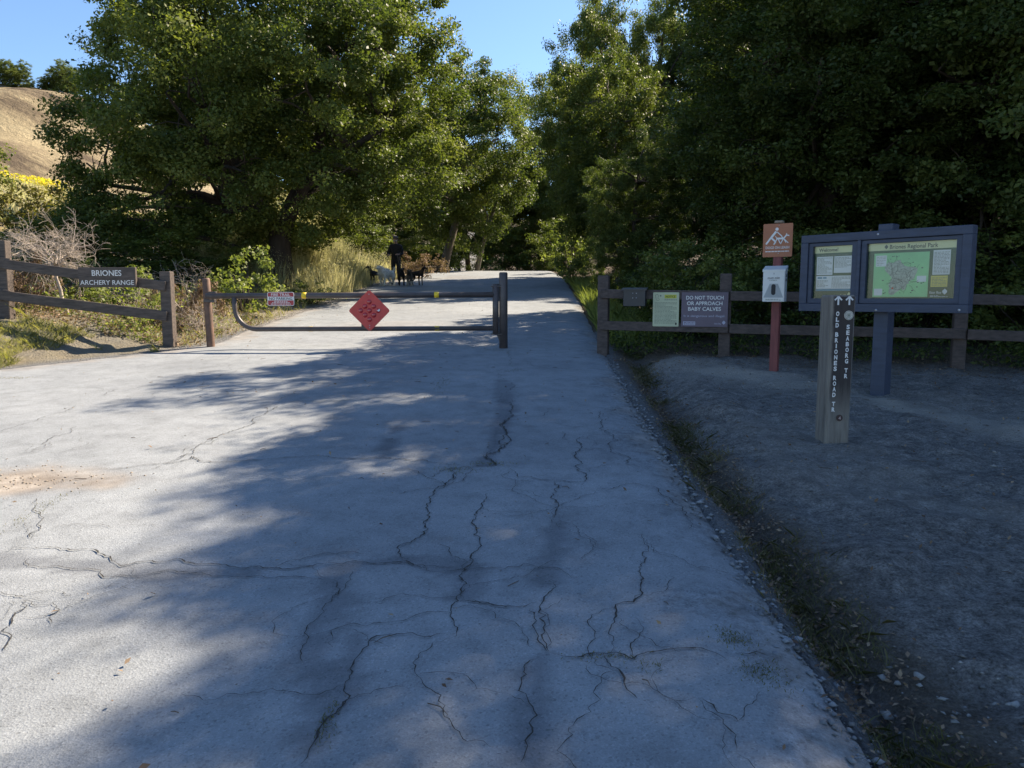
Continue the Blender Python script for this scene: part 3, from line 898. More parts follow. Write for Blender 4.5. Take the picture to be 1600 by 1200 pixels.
dup(sh_light, on_ground(-5.95, 12.75), 5.0, (.55, .5, .4), 'small green shrub beside the wooden fence post, right of the archery sign')
dup(sh_light, on_ground(-7.05, 24.0), .5, (1.5, 1.2, 1.25), 'bright leafy bush at the top left of the tall grass')
# right side
def recolour(root, m_):
    for c in root.children:
        if c.name.startswith('foliage'):
            c.material_slots[0].link = 'OBJECT'; c.material_slots[0].material = m_
    return root
dup(bay, on_ground(2.85, 17.8), 2.9, (.34, .34, .34), 'small dark tree hanging over the right road edge past the fence', G_R)
recolour(dup(sh_dark, on_ground(3.1, 14.6), 1.4, (.5, .55, .5), 'dark bush right of the road just behind the first fence post'), M_bay)
sh_edge = dup(sh_light, on_ground(2.35, 30.5), 2.4, (1.0, 1.0, 1.3), 'yellow-green bush on the right road edge near the bend')
dup(sh_light, on_ground(2.9, 39), 3.0, (1.5, 1.5, 1.9), 'yellow-green bush at the far bend right of the road')
dup(sh_light, on_ground(-1.6, 52), 3.0, (1.3, 1.3, .9), 'small sunlit bush in front of the dark wood at the road end')
dup(sh_dark, on_ground(5.1, 13.3), 2.2, (.95, .6, .55), 'dark undergrowth bush behind the fence beside the calf warning sign')
dup(sh_dark, on_ground(8.3, 11.9), 3.2, (1.0, .6, .6), 'dark undergrowth bush behind the fence right of the kiosk')
dup(sh_dark, on_ground(2.9, 12.9), 5.2, (.6, .5, .5), 'dark undergrowth bush behind the yellow notice board')
dup(sh_dark, on_ground(6.6, 12.6), .2, (.8, .5, .5), 'dark undergrowth bush behind the kiosk post')
for i, (x, y, sc, lab) in enumerate(((0.2, 56, 1.5, 'thicket bush straight ahead at the road end'), (3.4, 47, 1.3, 'thicket bush right of the road at the bend'), (-6.2, 56, 1.5, 'thicket bush deep left at the road end'), (-4.9, 49, 1.1, 'thicket bush below the leaning pale trunks'))):
    dup(sh_dark, on_ground(x, y), i * 1.3, (sc, sc, sc * .8), lab, 'dark thicket bushes at the road end')
dead_shrub = make_shrub('dead_shrub', 'brown dead shrub behind the person and dogs', 61, on_ground(-4.5, 33.5), 1.5, .8, 1.0, 12, .4, M_deadleaf, .09, .04, 80, 2.5, .22, stems=M_deadwood)
dup(dead_shrub, on_ground(-5.6, 13.4), 1.0, (.42, .5, .75), 'tangled brown dead shrub beside the gate latch post')
dup(dead_shrub, on_ground(-4.2, 41), 2.0, (.9, .8, .7), 'brown dead shrub at the foot of the leaning trunks')
dup(dead_shrub, on_ground(-8.2, 13.0), 3.0, (.4, .5, .9), 'brown dry growth behind the left end of the wooden fence')

# ---- bleached dead bush with a bare crooked stem
def branching(mb, rng, p, d, L, r, depth, spread, minr=0.0017):
    pts = [p]; q = np.array(p, float); dd = np.array(d, float)
    n = 4
    for k in range(n):
        dd = dd + rng.randn(3) * 0.22 + np.array([0, 0, -0.02 * (3 - depth)])
        dd /= np.linalg.norm(dd)
        q = q + dd * L / n
        pts.append(tuple(q))
    mb.tube(pts, list(np.linspace(r, max(minr, r * 0.6), n + 1)), 4 if depth < 3 else 7, False)
    if depth == 0: return
    for k in range(rng.randint(3, 5)):
        j = pts[rng.randint(2, n + 1)]
        nd = dd + rng.randn(3) * spread; nd /= np.linalg.norm(nd)
        branching(mb, rng, j, nd, L * (0.55 + 0.3 * rng.rand()), max(minr, r * 0.5), depth - 1, spread)

def dead_bush(name, label, seed, loc, stem_h, crown_L, nmain, spread=.75, depth=3, r=.035):
    rng = np.random.RandomState(seed)
    t = thing(name, label, 'bush', loc)
    mb = MB()
    if stem_h > 0:
        st = [(0.16, 0, -.1), (0.12, 0, 0.05), (0.05, .02, stem_h * .25), (0.04, 0, stem_h * .5), (-0.03, .02, stem_h * .75), (0.0, 0, stem_h)]
        mb.tube(st, [r * 1.1, r * 1.0, r * .9, r * .8, r * .75, r * .6], 8)
        mb.build('stem', M_deadwood, t)
    mb = MB()
    for k in range(nmain):
        a = 2 * math.pi * (k + .5 * rng.rand()) / nmain
        branching(mb, rng, (0, 0, max(0, stem_h - .05 * rng.rand())), (math.cos(a), math.sin(a) * .8, .35 + .9 * rng.rand()), crown_L, r * .33, depth, spread)
    o = mb.build('twigs', M_deadwood, t); o['kind'] = 'stuff'
    return t
dead_bush('dead_bush', 'bleached leafless bush on a bare crooked stem behind the wooden fence', 71, on_ground(-7.45, 12.7), 0.80, 0.50, 20, .72, 3)
dead_bush('dead_bush', 'low tangle of bare twigs behind the fence below the archery sign', 72, on_ground(-6.2, 13.1), 0, 0.42, 7, .8, 3, .02)
dead_bush('dead_bush', 'low tangle of grey twigs between fence post and gate latch post', 73, on_ground(-5.15, 12.8), 0, 0.36, 7, .8, 3, .018)
dead_bush('dead_bush', 'grey leafless bush in the oak shade left of the light green shrub', 74, on_ground(-6.9, 16.4), 0, 0.5, 7, .7, 3, .022)

# ---- grass, weeds, litter
def blades(name, rng, x, y, hmin, hmax, wid, mat_, lean=.35, zf=ground_z, dz=-0.01, tint=None):
    n = len(x)
    z = zf(x, y) + dz
    h = hmin + (hmax - hmin) * rng.rand(n) ** 1.5
    a = rng.rand(n) * 2 * math.pi
    w = wid * (0.6 + 0.8 * rng.rand(n))
    lx = rng.randn(n) * lean * h; ly = rng.randn(n) * lean * h
    V = np.empty((n, 5, 3))
    dx = np.cos(a) * w / 2; dy = np.sin(a) * w / 2
    V[:, 0] = np.stack([x - dx, y - dy, z], 1); V[:, 1] = np.stack([x + dx, y + dy, z], 1)
    V[:, 2] = np.stack([x + lx * .4 + dx * .7, y + ly * .4 + dy * .7, z + h * .6], 1)
    V[:, 3] = np.stack([x + lx, y + ly, z + h], 1)
    V[:, 4] = np.stack([x + lx * .4 - dx * .7, y + ly * .4 - dy * .7, z + h * .6], 1)
    me = np_mesh(name, V.reshape(-1, 3), np.arange(5 * n), 5)
    t = (0.15 + 0.5 * rng.rand(n) + 0.35 * smooth01(-.3, .4, fbm(x, y, .9, 3))) if tint is None else tint
    set_attr(me, 'tint', np.repeat(np.clip(t, 0, 1), 5))
    return mesh_obj(name, me, mat_)

rng = np.random.RandomState(101)
# tall yellow grass on the bank right of the oak
n = 34000
x = rng.uniform(-9.5, -4.7, n); y = rng.uniform(21.0, 34, n)
d = np.interp(y, LX_Y, LX_X) - x
k = (d > 0.05 + .3 * rng.rand(n)) & (fbm(x, y, .8, 3) > -.45)
x, y, d = x[k], y[k], d[k]
o = blades('tall_grass', rng, x, y, .25, .95, .010, M_grass, .24, tint=.35 + .3 * smooth01(-7.5, -5.5, x) + .45 * rng.rand(len(x)))
xh = np.repeat(x[::4], 2) + rng.randn(len(x[::4]) * 2) * .05; yh = np.repeat(y[::4], 2) + rng.randn(len(x[::4]) * 2) * .05
oh = mesh_obj('seed_heads', leaf_mesh('seed_heads', np.stack([xh, yh, ground_z(xh, yh) + .45 + .6 * rng.rand(len(xh))], 1), rand_dirs(rng, len(xh)), .6 + .4 * rng.rand(len(xh)), .055, .016, rng), M_grass, o)
oh['kind'] = 'stuff'
tag(o, 'tall yellow-green grass in sun on the bank between oak and road', 'grass', kind='stuff')
# roadside grass mound at the left edge + along the left road side
n = 42000
x = rng.uniform(-9.5, -5.0, n); y = rng.uniform(9.2, 11.6, n)
d = np.interp(y, LX_Y, LX_X) - x
k = (d > 0.0) & (fbm(x, y, 1.6, 3) > -.12 + .4 * smooth01(-6.8, -5.6, x)); x, y = x[k], y[k]
o = blades('roadside_grass', rng, x, y, .02, .13, .006, M_verge, .8)
tag(o, 'dry green grass mound at the edge of the pavement left of the fence', 'grass', kind='stuff')
n = 26000
x = rng.uniform(-16, -4.6, n); y = rng.uniform(11.7, 24, n)
d = np.interp(y, LX_Y, LX_X) - x
k = (d > 0.1) & (fbm(x, y, 1.0, 3) > -.1); x, y = x[k], y[k]
o = blades('bank_weeds', rng, x, y, .05, .30, .008, M_verge, .6)
tag(o, 'dry weeds growing over the bank behind the wooden fence', 'grass', kind='stuff')
n = 22000
x = rng.uniform(-12, -4.6, n); y = 11.8 + 9 * rng.rand(n) ** 1.5
k = (np.interp(y, LX_Y, LX_X) - x > 0.2) & (fbm(x + 7, y, 1.1, 3) > .02); x, y = x[k], y[k]
pos = np.stack([x, y, ground_z(x, y) + .02 + .4 * rng.rand(len(x)) ** 1.6 * (1 + 1.6 * fbm(x, y, 2.0, 2))], 1)
o = mesh_obj('bank_greenery', leaf_mesh('bank_greenery', pos, rand_dirs(rng, len(x)), .2 + .8 * rng.rand(len(x)), .055, .03, rng), M_shrub)
tag(o, 'fresh green weeds scattered behind the wooden fence', 'weeds', kind='stuff')
n = 12000
x = rng.uniform(-11, -4.7, n); y = 11.75 + 5 * rng.rand(n) ** 1.5
k = (np.interp(y, LX_Y, LX_X) - x > 0.02) & (fbm(x + 3, y, 1.3, 3) > -.1); x, y = x[k], y[k]
pos = np.stack([x, y, ground_z(x, y) + .015 + .25 * rng.rand(len(x)) ** 2.2], 1)
o = mesh_obj('bank_dry_leaves', leaf_mesh('bank_dry_leaves', pos, rand_dirs(rng, len(x)), .3 + .7 * rng.rand(len(x)), .05, .025, rng), M_deadleaf)
tag(o, 'dry fallen leaves and brown stalks behind the wooden fence', 'leaf litter', kind='stuff')
# field of dry grass up the left slope
n = 14000
x = rng.uniform(-48, -14, n); y = rng.uniform(24, 66, n)
k = x < -0.5 * y; x, y = x[k], y[k]
o = blades('field_grass', rng, x, y, .25, .7, .05, M_grass, .3, tint=.5 + .5 * rng.rand(len(x)))
tag(o, 'golden dry field grass on the slope below the hill', 'grass', kind='stuff')
# mustard strip
n = 4200
x = rng.uniform(-48, -30, n); y = 60 + rng.randn(n) * 1.1 + (x + 36) * .1
k = fbm(x, y, .22, 3) > .0; x, y = x[k], y[k]; n = len(x)
z = ground_z(x, y) + .15 + .6 * rng.rand(n)
me = leaf_mesh('mustard_flowers', np.stack([x, y, z], 1), rand_dirs(rng, n), rng.rand(n), .17, .15, rng)
o = mesh_obj('mustard_flowers', me, M_mustard)
tag(o, 'strip of bright yellow wild mustard flowers at the foot of the hill', 'flowers', kind='stuff')
# bright grass on the right road edge behind the first fence post
n = 9000
y = rng.uniform(12.2, 30, n); x = np.interp(y, RX_Y, RX_X) + .1 + 1.1 * rng.rand(n) ** 1.4
o = blades('verge_grass', rng, x, y, .08, .48, .014, M_fresh, .45)
tag(o, 'bright green grass along the right road edge past the fence', 'grass', kind='stuff')
n = 9000
t_ = rng.uniform(0, 7, n); x = 1.5 + t_; y = 11.15 - .332 * (x - 1.33) + .25 + 1.7 * rng.rand(n)
k = fbm(x, y, 1.3, 3) > -.12; x, y = x[k], y[k]
pos = np.stack([x, y, ground_z(x, y) + .02 + .42 * rng.rand(len(x)) ** 2 * (1 + 2 * fbm(x, y, 2.0, 2))], 1)
o = mesh_obj('fence_undergrowth', leaf_mesh('fence_undergrowth', pos, rand_dirs(rng, len(x)), rng.rand(len(x)), .06, .03, rng), M_bay)
tag(o, 'low leafy undergrowth along the foot of the right-hand fence', 'undergrowth', kind='stuff')
# ditch weeds
n = 15000
y = 2.0 + 9.6 * rng.rand(n) ** 1.25
xc = np.interp(y, [0, 2.5, 4.3, 6.3, 11, 13], [1.32, 1.37, 1.45, 1.50, 1.78, 1.97])
x = xc + rng.randn(n) * (.085 + .05 * fbm(y, y * 0, 1.1, 2))
k = fbm(x * .5, y, 2.2, 3) > -.12; x, y = x[k], y[k]
o = blades('ditch_weeds', rng, x, y, .012, .085, .0045, M_ditch, 1.0)
tag(o, 'low dry weeds and leaves filling the ditch beside the road', 'weeds', kind='stuff')
# tufts in the cracks
cx, cy = [], []
for (x0, y0, sx, sy, n) in ((-2.84, 4.49, .03, .2, 160), (-.8, 8.67, .05, .3, 160), (-.39, 5.34, .09, .05, 200), (-.14, 5.49, .10, .03, 160), (-.62, 2.44, .02, .07, 140), (.35, 2.84, .06, .02, 120), (0, 9.54, .1, .1, 90), (.95, 2.75, .05, .06, 300), (.9, 3.0, .05, .04, 250), (.5, 2.78, .05, .03, 70), (-5.9, 9.05, .12, .04, 120), (-.2, 11.4, .2, .12, 160)):
    cx.append(x0 + rng.randn(n) * sx); cy.append(y0 + rng.randn(n) * sy)
cx = np.concatenate(cx); cy = np.concatenate(cy)
o = blades('crack_weeds', rng, cx, cy, .004, .016, .003, M_weed, .8, zf=road_z, dz=0.002)
tag(o, 'tiny green tufts growing out of the road cracks', 'weeds', kind='stuff')

def litter(name, rng, x, y, zf, size, mat_, label, cat):
    n = len(x)
    pos = np.stack([x, y, zf(x, y) + .012 + .01 * rng.rand(n)], 1)
    me = leaf_mesh(name, pos, np.tile(np.array([[0, 0, 2.0]]), (n, 1)), rng.rand(n), size, size * .5, rng)
    return tag(mesh_obj(name, me, mat_), label, cat, kind='stuff')
n = 5200
t_ = rng.uniform(0, 7.5, n); x = 1.4 + t_; y = 11.15 - .332 * (x - 1.33) - .9 + 2.4 * rng.rand(n)
x2 = rng.uniform(1.2, 7, 2600); y2 = rng.uniform(1.8, 11, 2600)
yd = rng.uniform(2, 11, 4200); xd = np.interp(yd, [0, 2.5, 4.3, 6.3, 11, 13], [1.32, 1.37, 1.45, 1.50, 1.78, 1.97]) + rng.randn(4200) * .10
litter('leaf_litter', rng, np.concatenate([x, x2, xd]), np.concatenate([y, y2, yd]), ground_z, .026, M_deadleaf, 'brown fallen leaves scattered over the dirt and along the fence', 'leaf litter')
n = 420
x = rng.uniform(-6, 1.1, n); y = rng.uniform(1.8, 20, n)
litter('road_litter', rng, x, y, road_z, .03, M_deadleaf, 'few small dry leaves lying on the asphalt', 'leaf litter')

def stones(name, rng, x, y, zf, smin, smax, mat_, label):
    base = np.array([(1, 0, 0), (-1, 0, 0), (0, 1, 0), (0, -1, 0), (0, 0, 1), (0, 0, -1)], float)
    tri = np.array([(0, 2, 4), (2, 1, 4), (1, 3, 4), (3, 0, 4), (2, 0, 5), (1, 2, 5), (3, 1, 5), (0, 3, 5)])
    n = len(x)
    s = smin + (smax - smin) * rng.rand(n) ** 3
    a = rng.rand(n) * 6.28
    V = base[None] * (0.6 + .6 * rng.rand(n, 6, 1)) + rng.randn(n, 6, 3) * .12
    V = V * np.stack([s, s * (.6 + .4 * rng.rand(n)), s * .5], 1)[:, None, :]
    c, s_ = np.cos(a)[:, None], np.sin(a)[:, None]
    vx = V[..., 0] * c - V[..., 1] * s_; vy = V[..., 0] * s_ + V[..., 1] * c
    P = np.stack([vx + x[:, None], vy + y[:, None], V[..., 2] + (zf(x, y) + s * .15)[:, None]], -1)
    L = (tri[None] + (np.arange(n) * 6)[:, None, None]).ravel()
    return tag(mesh_obj(name, np_mesh(name, P.reshape(-1, 3), L, 3), mat_), label, 'gravel', kind='stuff')
M_spill = simple('spilled_dirt_clod', (0.30, 0.25, 0.19), .95, .35, 3, bmp=.4)
M_rock = simple('grey_rock', (0.24, 0.235, 0.22), .9, .4, 8, bmp=.6)
M_stone = simple('loose_stone', (0.14, 0.137, 0.13), .9, .35, 3, bmp=.4)
n = 700
x = np.concatenate([rng.uniform(1.1, 3.0, n), 1.22 + rng.randn(700) * .09, rng.uniform(1.2, 6, 250)]); y = np.concatenate([rng.uniform(1.6, 3.2, n), rng.uniform(1.8, 9, 700), rng.uniform(2, 10, 250)])
stones('gravel', rng, x, y, ground_z, .003, .022, M_stone, 'loose pebbles on the dirt beside the ditch')
y = rng.uniform(1.7, 10.5, 900); x = right_edge(y) + .02 + rng.randn(900) * .05
stones('asphalt_rubble', rng, x, y, ground_z, .004, .030, simple('asphalt_chunk', (.20, .21, .22), .95, .35, 5, bmp=.5), 'broken asphalt crumbs along the right pavement edge')
x = np.concatenate([rng.uniform(1.25, 2.3, 90), rng.uniform(1.9, 6, 60)]); y = np.concatenate([rng.uniform(1.9, 2.9, 90), rng.uniform(2.2, 9.5, 60)])
stones('loose_rocks', rng, x, y, ground_z, .008, .034, M_rock, 'larger loose rocks lying on the dirt in the lower right corner')
def sticks(name, rng, x, y, zf, label):
    mb = MB()
    for a, b in zip(x, y):
        an = rng.rand() * 6.28; L = .03 + .12 * rng.rand() ** 2; z = float(zf(np.array([a]), np.array([b]))[0]) + .006
        dx, dy = math.cos(an) * L, math.sin(an) * L; k = rng.randn() * .2
        mb.tube([(a, b, z), (a + dx * .5 - dy * k, b + dy * .5 + dx * k, z + .004), (a + dx, b + dy, z)], [.0022, .0025, .0012], 4, False)
    return tag(mb.build(name, M_twig), label, 'twigs', kind='stuff')
M_twig = simple('fallen_twig', (.10, .075, .055), .9, .4, 20)
sticks('dirt_twigs', rng, rng.uniform(1.6, 6.5, 170), rng.uniform(2.2, 10.5, 170), ground_z, 'short fallen twigs scattered over the dirt')
sticks('road_twigs', rng, rng.uniform(-4.5, 1.0, 70), rng.uniform(2.0, 11, 70), road_z, 'few short twigs lying on the asphalt')
n = 260
stones('road_grit', rng, rng.uniform(-4, 1.1, n), rng.uniform(1.8, 9, n), road_z, .002, .009, M_stone, 'loose grit and tiny stones on the asphalt')
x = -3.4 + rng.randn(420) * .42; y = 5.1 + rng.randn(420) * .13
stones('spilled_gravel', rng, x, y, road_z, .003, .015, M_spill, 'gravel and broken dirt patch on the pavement at the left photo edge')

#print('LEAVES', [(o.name, o['leaves']) for o in bpy.data.objects if 'leaves' in o])
# ------------------------------------------------------------------ built things
M_fence = simple('brown_painted_wood', (0.085, 0.066, 0.055), .75, .5, 5, bmp=.8, bscale=30, stretch=(1, 6, 6))
M_fence_r = simple('dark_brown_painted_wood', (0.078, 0.058, 0.050), .75, .5, 5, bmp=.8, bscale=30, stretch=(1, 6, 6))
M_pipe = simple('brown_painted_steel', (0.075, 0.060, 0.056), .45, .3, 6, bmp=.15, bscale=40)
M_rust = simple('rusted_brown_steel', (0.12, 0.075, 0.055), .7, .4, 9, bmp=.4, bscale=40, c2=(0.20, .11, .07))
M_white = simple('white_paint', (0.72, 0.71, 0.68), .6, .06, 20)
M_yellow = simple('yellow_reflective_tape', (0.80, 0.55, 0.02), .4, .12, 20)
M_red = simple('faded_red_sign_paint', (0.60, 0.065, 0.05), .5, .18, 7)
M_redref = simple('red_reflector_lens', (0.42, 0.012, 0.018), .15, .2, 30, coat=.8)
M_sred = simple('sign_red', (0.36, 0.04, 0.045), .5, .1, 9)
M_black = simple('black_print', (0.015, 0.015, 0.018), .6, .2, 20)
M_dark = simple('black_plastic', (0.022, 0.024, 0.03), .4, .25, 10)
M_steel = simple('bolt_steel', (0.45, 0.45, 0.46), .4, .15, 20, metal=.8)

def wood_post(t, name, x, y, z, w, d, h, m, rz=0.0, lean=(0, 0)):
    mb = MB()
    M = Matrix.Rotation(rz, 3, 'Z') @ Matrix.Rotation(lean[1], 3, 'Y') @ Matrix.Rotation(lean[0], 3, 'X')
    mb.box((x, y, z + h / 2 - .15), (w, d, h + .3), .008, M)
    return mb.build(name, m, t)

def beam(t, name, a, b, hgt, th, m):
    a = Vector(a); b = Vector(b); dv = b - a
    L = dv.length
    xa = dv.normalized(); za = Vector((0, 0, 1)); ya = za.cross(xa).normalized(); za = xa.cross(ya)
    M = Matrix((xa, ya, za)).transposed()
    mb = MB()
    mb.box((a + b) / 2, (L, th, hgt), .006, M)
    return mb.build(name, m, t)

# ---- left wooden fence (climbs the bank)
lf = thing('rail_fence', 'brown two-rail wooden fence climbing the left bank, carrying the archery sign', 'fence')
yF = 11.62
wood_post(lf, 'post', -5.22, 11.72, gz(-5.22, 11.72), .16, .15, 1.13, M_fence)
wood_post(lf, 'post', -7.66, 11.70, gz(-7.66, 11.7), .17, .15, 1.15, M_fence)
wood_post(lf, 'post', -10.1, 11.70, gz(-10.1, 11.7), .17, .15, 1.15, M_fence)
beam(lf, 'rail', (-10.1, yF - .005, 2.42), (-7.50, yF - .005, 2.10), .16, .05, M_fence)
beam(lf, 'rail', (-7.60, yF - .012, 2.10), (-5.20, yF, 1.77), .145, .05, M_fence)
beam(lf, 'rail', (-10.1, yF - .005, 1.97), (-7.55, yF - .005, 1.63), .16, .05, M_fence)
beam(lf, 'rail', (-7.75, yF - .012, 1.645), (-5.20, yF, 1.32), .145, .05, M_fence)

t = thing('archery_sign', 'brown board reading BRIONES ARCHERY RANGE hung on the wooden fence', 'sign', (-6.02, yF - .075, 1.90))
mb = MB(); mb.box((0, 0, 0), (.85, .055, .295), .004); mb.build('board', M_fence, t)
text_parts('BRIONES', M_white, t, .0, .065, -.0305, .085, .44, .012)
text_parts('ARCHERY RANGE', M_white, t, .0, -.075, -.0305, .07, .80, .006)

# ---- steel gate: posts are fixed, the leaf swings
gy = 11.60
t = thing('gate_post', 'tall round brown steel post holding the gate hinge beside the road', 'post', (-.13, 11.62, rz_(-.13, 11.62)))
mb = MB(); mb.tube([(0, 0, -.2), (0, 0, 1.12), (0, 0, 1.135)], [.064, .064, .052], 20); mb.build('pipe', M_pipe, t)
for z0 in (.925, .21):
    mb = MB(); mb.box((-.085, -.01, z0), (.20, .10, .018), .003); mb.build('hinge_bracket', M_pipe, t)
mb = MB(); mb.prism([(-.10, .20), (-.05, .20), (-.05, .08)], -.02, .01); mb.build('gusset', M_pipe, t)

t = thing('gate_post', 'short rusty round post catching the free end of the gate', 'post', (-4.66, 11.80, rz_(-4.66, 11.8)))
mb = MB(); mb.tube([(0.03, 0, -.2), (0.03, 0, .0), (0, 0, 1.02), (0, 0, 1.045)], [.062, .060, .058, .045], 18); mb.build('pipe', M_rust, t)
mb = MB(); mb.box((.06, -.05, .70), (.17, .06, .05), .004); mb.build('latch_plate', M_white if False else M_pipe, t)
mb = MB(); mb.box((.09, -.02, .815), (.13, .05, .05), .004); mb.build('latch_catch', M_pipe, t)

gate = thing('pipe_gate', 'long brown two-bar pipe gate closed across the road', 'gate', (0, 0, 0))
zt, zb = 1.635, 1.125
mb = MB(); mb.tube([(-4.62, 11.68, zt - .012), (-.24, gy, zt + .01)], .043, 16); mb.build('top_rail', M_pipe, gate)
curve = [(-4.19, 11.655, zt - .03), (-4.19, 11.655, zb + .33)]
for k in range(1, 9):
    a = R(180 + 90 * k / 8)
    curve.append((-4.19 + .33 + .33 * math.cos(a), 11.655 - .002 * k, zb + .33 + .33 * math.sin(a)))
curve += [(-2.5, 11.63, zb + .005), (-.24, gy, zb + .015)]
mb = MB(); mb.tube(curve, .036, 14); mb.build('bottom_rail', M_pipe, gate)
mb = MB(); mb.tube([(-.245, gy, 1.045), (-.245, gy, 1.80)], .047, 16); mb.build('hinge_pipe', M_pipe, gate)
for (xx, zz, rr) in ((-3.13, zt - .004, .0455), (-1.13, zt + .006, .0455), (-3.05, zb + .002, .0385), (-1.13, zb + .011, .0385)):
    yy = 11.60 + (-.24 - xx) * .018 * (1 if zz > 1.4 else .95)
    mb = MB(); mb.tube([(xx - .035, yy + .0006, zz), (xx + .035, yy - .0006, zz)], rr, 16); mb.build('reflective_band', M_yellow, gate)
mb = MB(); mb.box((-2.22, 11.575, 1.20), (.09, .012, .14), .002); mb.build('sign_tab', M_pipe, gate)

t = thing('no_parking_sign', 'small red and white FIRE TRAIL NO PARKING sign on the gate', 'sign', (-3.47, 11.60, 1.58))
mb = MB(); mb.prism(rounded_rect(.40, .205, .028), -.004, 0); mb.build('plate', M_white, t)
def cut_top(w, h, r, n=5):
    o = [(w / 2 - r + r * math.cos(R(90 * k / n)), h / 2 - r + r * math.sin(R(90 * k / n))) for k in range(n + 1)]
    o += [(-w / 2 + r - r * math.sin(R(90 * k / n)), h / 2 - r + r * math.cos(R(90 * k / n))) for k in range(n + 1)]
    return o
top = [(x_, z_ + .0) for x_, z_ in cut_top(.384, .19, .022)] + [(-.192, .034), (.192, .034)]
mb = MB(); mb.prism(top, -.0055, -.0045); mb.build('red_panel', M_sred, t)
bot = [(x_, -z_) for x_, z_ in cut_top(.384, .19, .022)] + [(-.192, -.022), (.192, -.022)]
mb = MB(); mb.prism(list(reversed(bot)), -.0055, -.0045); mb.build('red_panel', M_sred, t)
text_parts('FIRE TRAIL', M_white, t, 0, .064, -.0065, .042, .285, .008)
text_parts('NO PARKING', M_black, t, 0, .006, -.0065, .040, .345, .010)
mb = MB()
for k, w in enumerate((.20, .26, .30)):
    rr_ = random.Random(k); xx = -w / 2
    while xx < w / 2:
        l = rr_.uniform(.012, .04); mb.slab(xx, min(w / 2, xx + l), -.040 - k * .021, -.030 - k * .021, -.0062, .0004); xx += l + .008
mb.build('small_lettering', M_white, t)['kind'] = 'stuff'

t = thing('diamond_marker', 'red diamond marker with round reflectors in the middle of the gate', 'sign', (-2.135, 11.545, 1.405))
sq = [((x_ - z_) * .7071, (x_ + z_) * .7071) for x_, z_ in rounded_rect(.445, .445, .035)]
mb = MB(); mb.prism(sq, -.004, .0); mb.build('plate', M_red, t)
for i in (-1, 0, 1):
    for j in (-1, 0, 1):
        u, v = i * .092, j * .092
        px, pz = (u - v) * .7071, (u + v) * .7071
        if (i, j) == (1, -1):
            mb = MB(); mb.dome((px, -.004, pz), .036, .012); mb.build('broken_reflector', M_redref, t)
            mb = MB(); mb.prism([(px - .012, pz + .004), (px + .028, pz + .03), (px + .03, pz - .004), (px + .004, pz - .012)], -.0175, -.016); mb.build('exposed_chip', M_white, t)
            continue
        mb = MB(); mb.dome((px, -.004, pz), .038, .016); mb.build('reflector', M_redref, t)
for pz in (.245, -.255, -.22):
    mb = MB(); mb.dome((0, -.004, pz), .009, .006, 8, 2); mb.build('bolt', M_steel, t)

# ---- right-hand fence
rf = thing('rail_fence', 'dark two-rail wooden fence right of the road, carrying the notices', 'fence')
def fl(x): return 11.15 - .332 * (x - 1.33)
frz = math.atan(-.332)
fposts = [1.33, 2.95, 5.68, 8.4]
for i, px in enumerate(fposts):
    py = fl(px) + .06
    wood_post(rf, 'post', px, py, gz(px, py), .155, .13, (1.14, 1.13, 1.12, 1.12)[i], M_fence_r, frz)
def rail(x0, x1, za, zb_, h=.13):
    beam(rf, 'rail', (x0, fl(x0) - .035, za), (x1, fl(x1) - .035, zb_), h, .048, M_fence_r)
rail(1.28, 2.97, 1.655, 1.625); rail(2.985, 5.70, 1.622, 1.585); rail(5.72, 8.6, 1.58, 1.50)
rail(1.28, 2.97, 1.20, 1.18); rail(2.985, 5.70, 1.175, 1.145); rail(5.72, 8.6, 1.14, 1.06)

def on_fence(name, label, x, z, out=.07):
    nx, ny = math.sin(frz), -math.cos(frz)
    return thing(name, label, 'sign', (x + nx * out, fl(x) - .035 + ny * out, z), frz)
t = on_fence('brochure_box', 'black lidded box on the top rail of the right fence', 1.76, 1.615, .025)
t['category'] = 'box'
mb = MB(); mb.box((0, -.07, -.02), (.31, .13, .235), .006); mb.build('body', M_dark, t)
mb = MB()
mb.add([(-.175, .0, .125), (.175, .0, .125), (.175, -.155, .105), (-.175, -.155, .105), (-.175, .0, .095), (.175, .0, .095), (.175, -.155, .082), (-.175, -.155, .082)],
       [(0, 1, 2, 3), (7, 6, 5, 4), (0, 3, 7, 4), (1, 5, 6, 2), (3, 2, 6, 7), (0, 4, 5, 1)])
mb.build('lid', M_dark, t)
for (bx, bz) in ((-.02, .045), (.03, .045), (-.02, -.02), (.03, -.02)):
    mb = MB(); mb.dome((bx, -.135, bz), .008, .005, 8, 2); mb.build('bolt', M_steel, t)

M_cream = simple('aged_notice_paper', (0.50, 0.52, 0.34), .6, .08, 5)
M_nyel = simple('notice_yellow', (0.52, 0.52, 0.06), .6, .1, 9)
M_print = simple('grey_print', (0.20, 0.22, 0.17), .7, .2, 30)
M_purp = simple('brown_violet_sign', (0.125, 0.095, 0.125), .5, .12, 4)
M_lav = simple('lavender_print', (0.42, 0.42, 0.52), .6, .1, 9)
def text_lines(mb, x0, x1, z0, z1, n, y, seed, fill=.55):
    """rows of illegibly small print"""
    r_ = random.Random(seed)
    dz = (z1 - z0) / n
    for k in range(n):
        z = z1 - (k + .5) * dz
        end = x1 if r_.random() < .7 else x0 + (x1 - x0) * r_.uniform(.45, .9)
        xx = x0
        while xx < end - .004:
            l = r_.uniform(.010, .035)
            mb.slab(xx, min(end, xx + l), z - dz * fill / 2, z + dz * fill / 2, y, .0004)
            xx += l + .006
t = on_fence('notice_sign', 'pale yellow paper NOTICE with a map sketch on the right fence', 2.165, 1.435, .032)
mb = MB(); mb.prism(rounded_rect(.36, .475, .012), -.004, 0); mb.build('plate', M_cream, t)
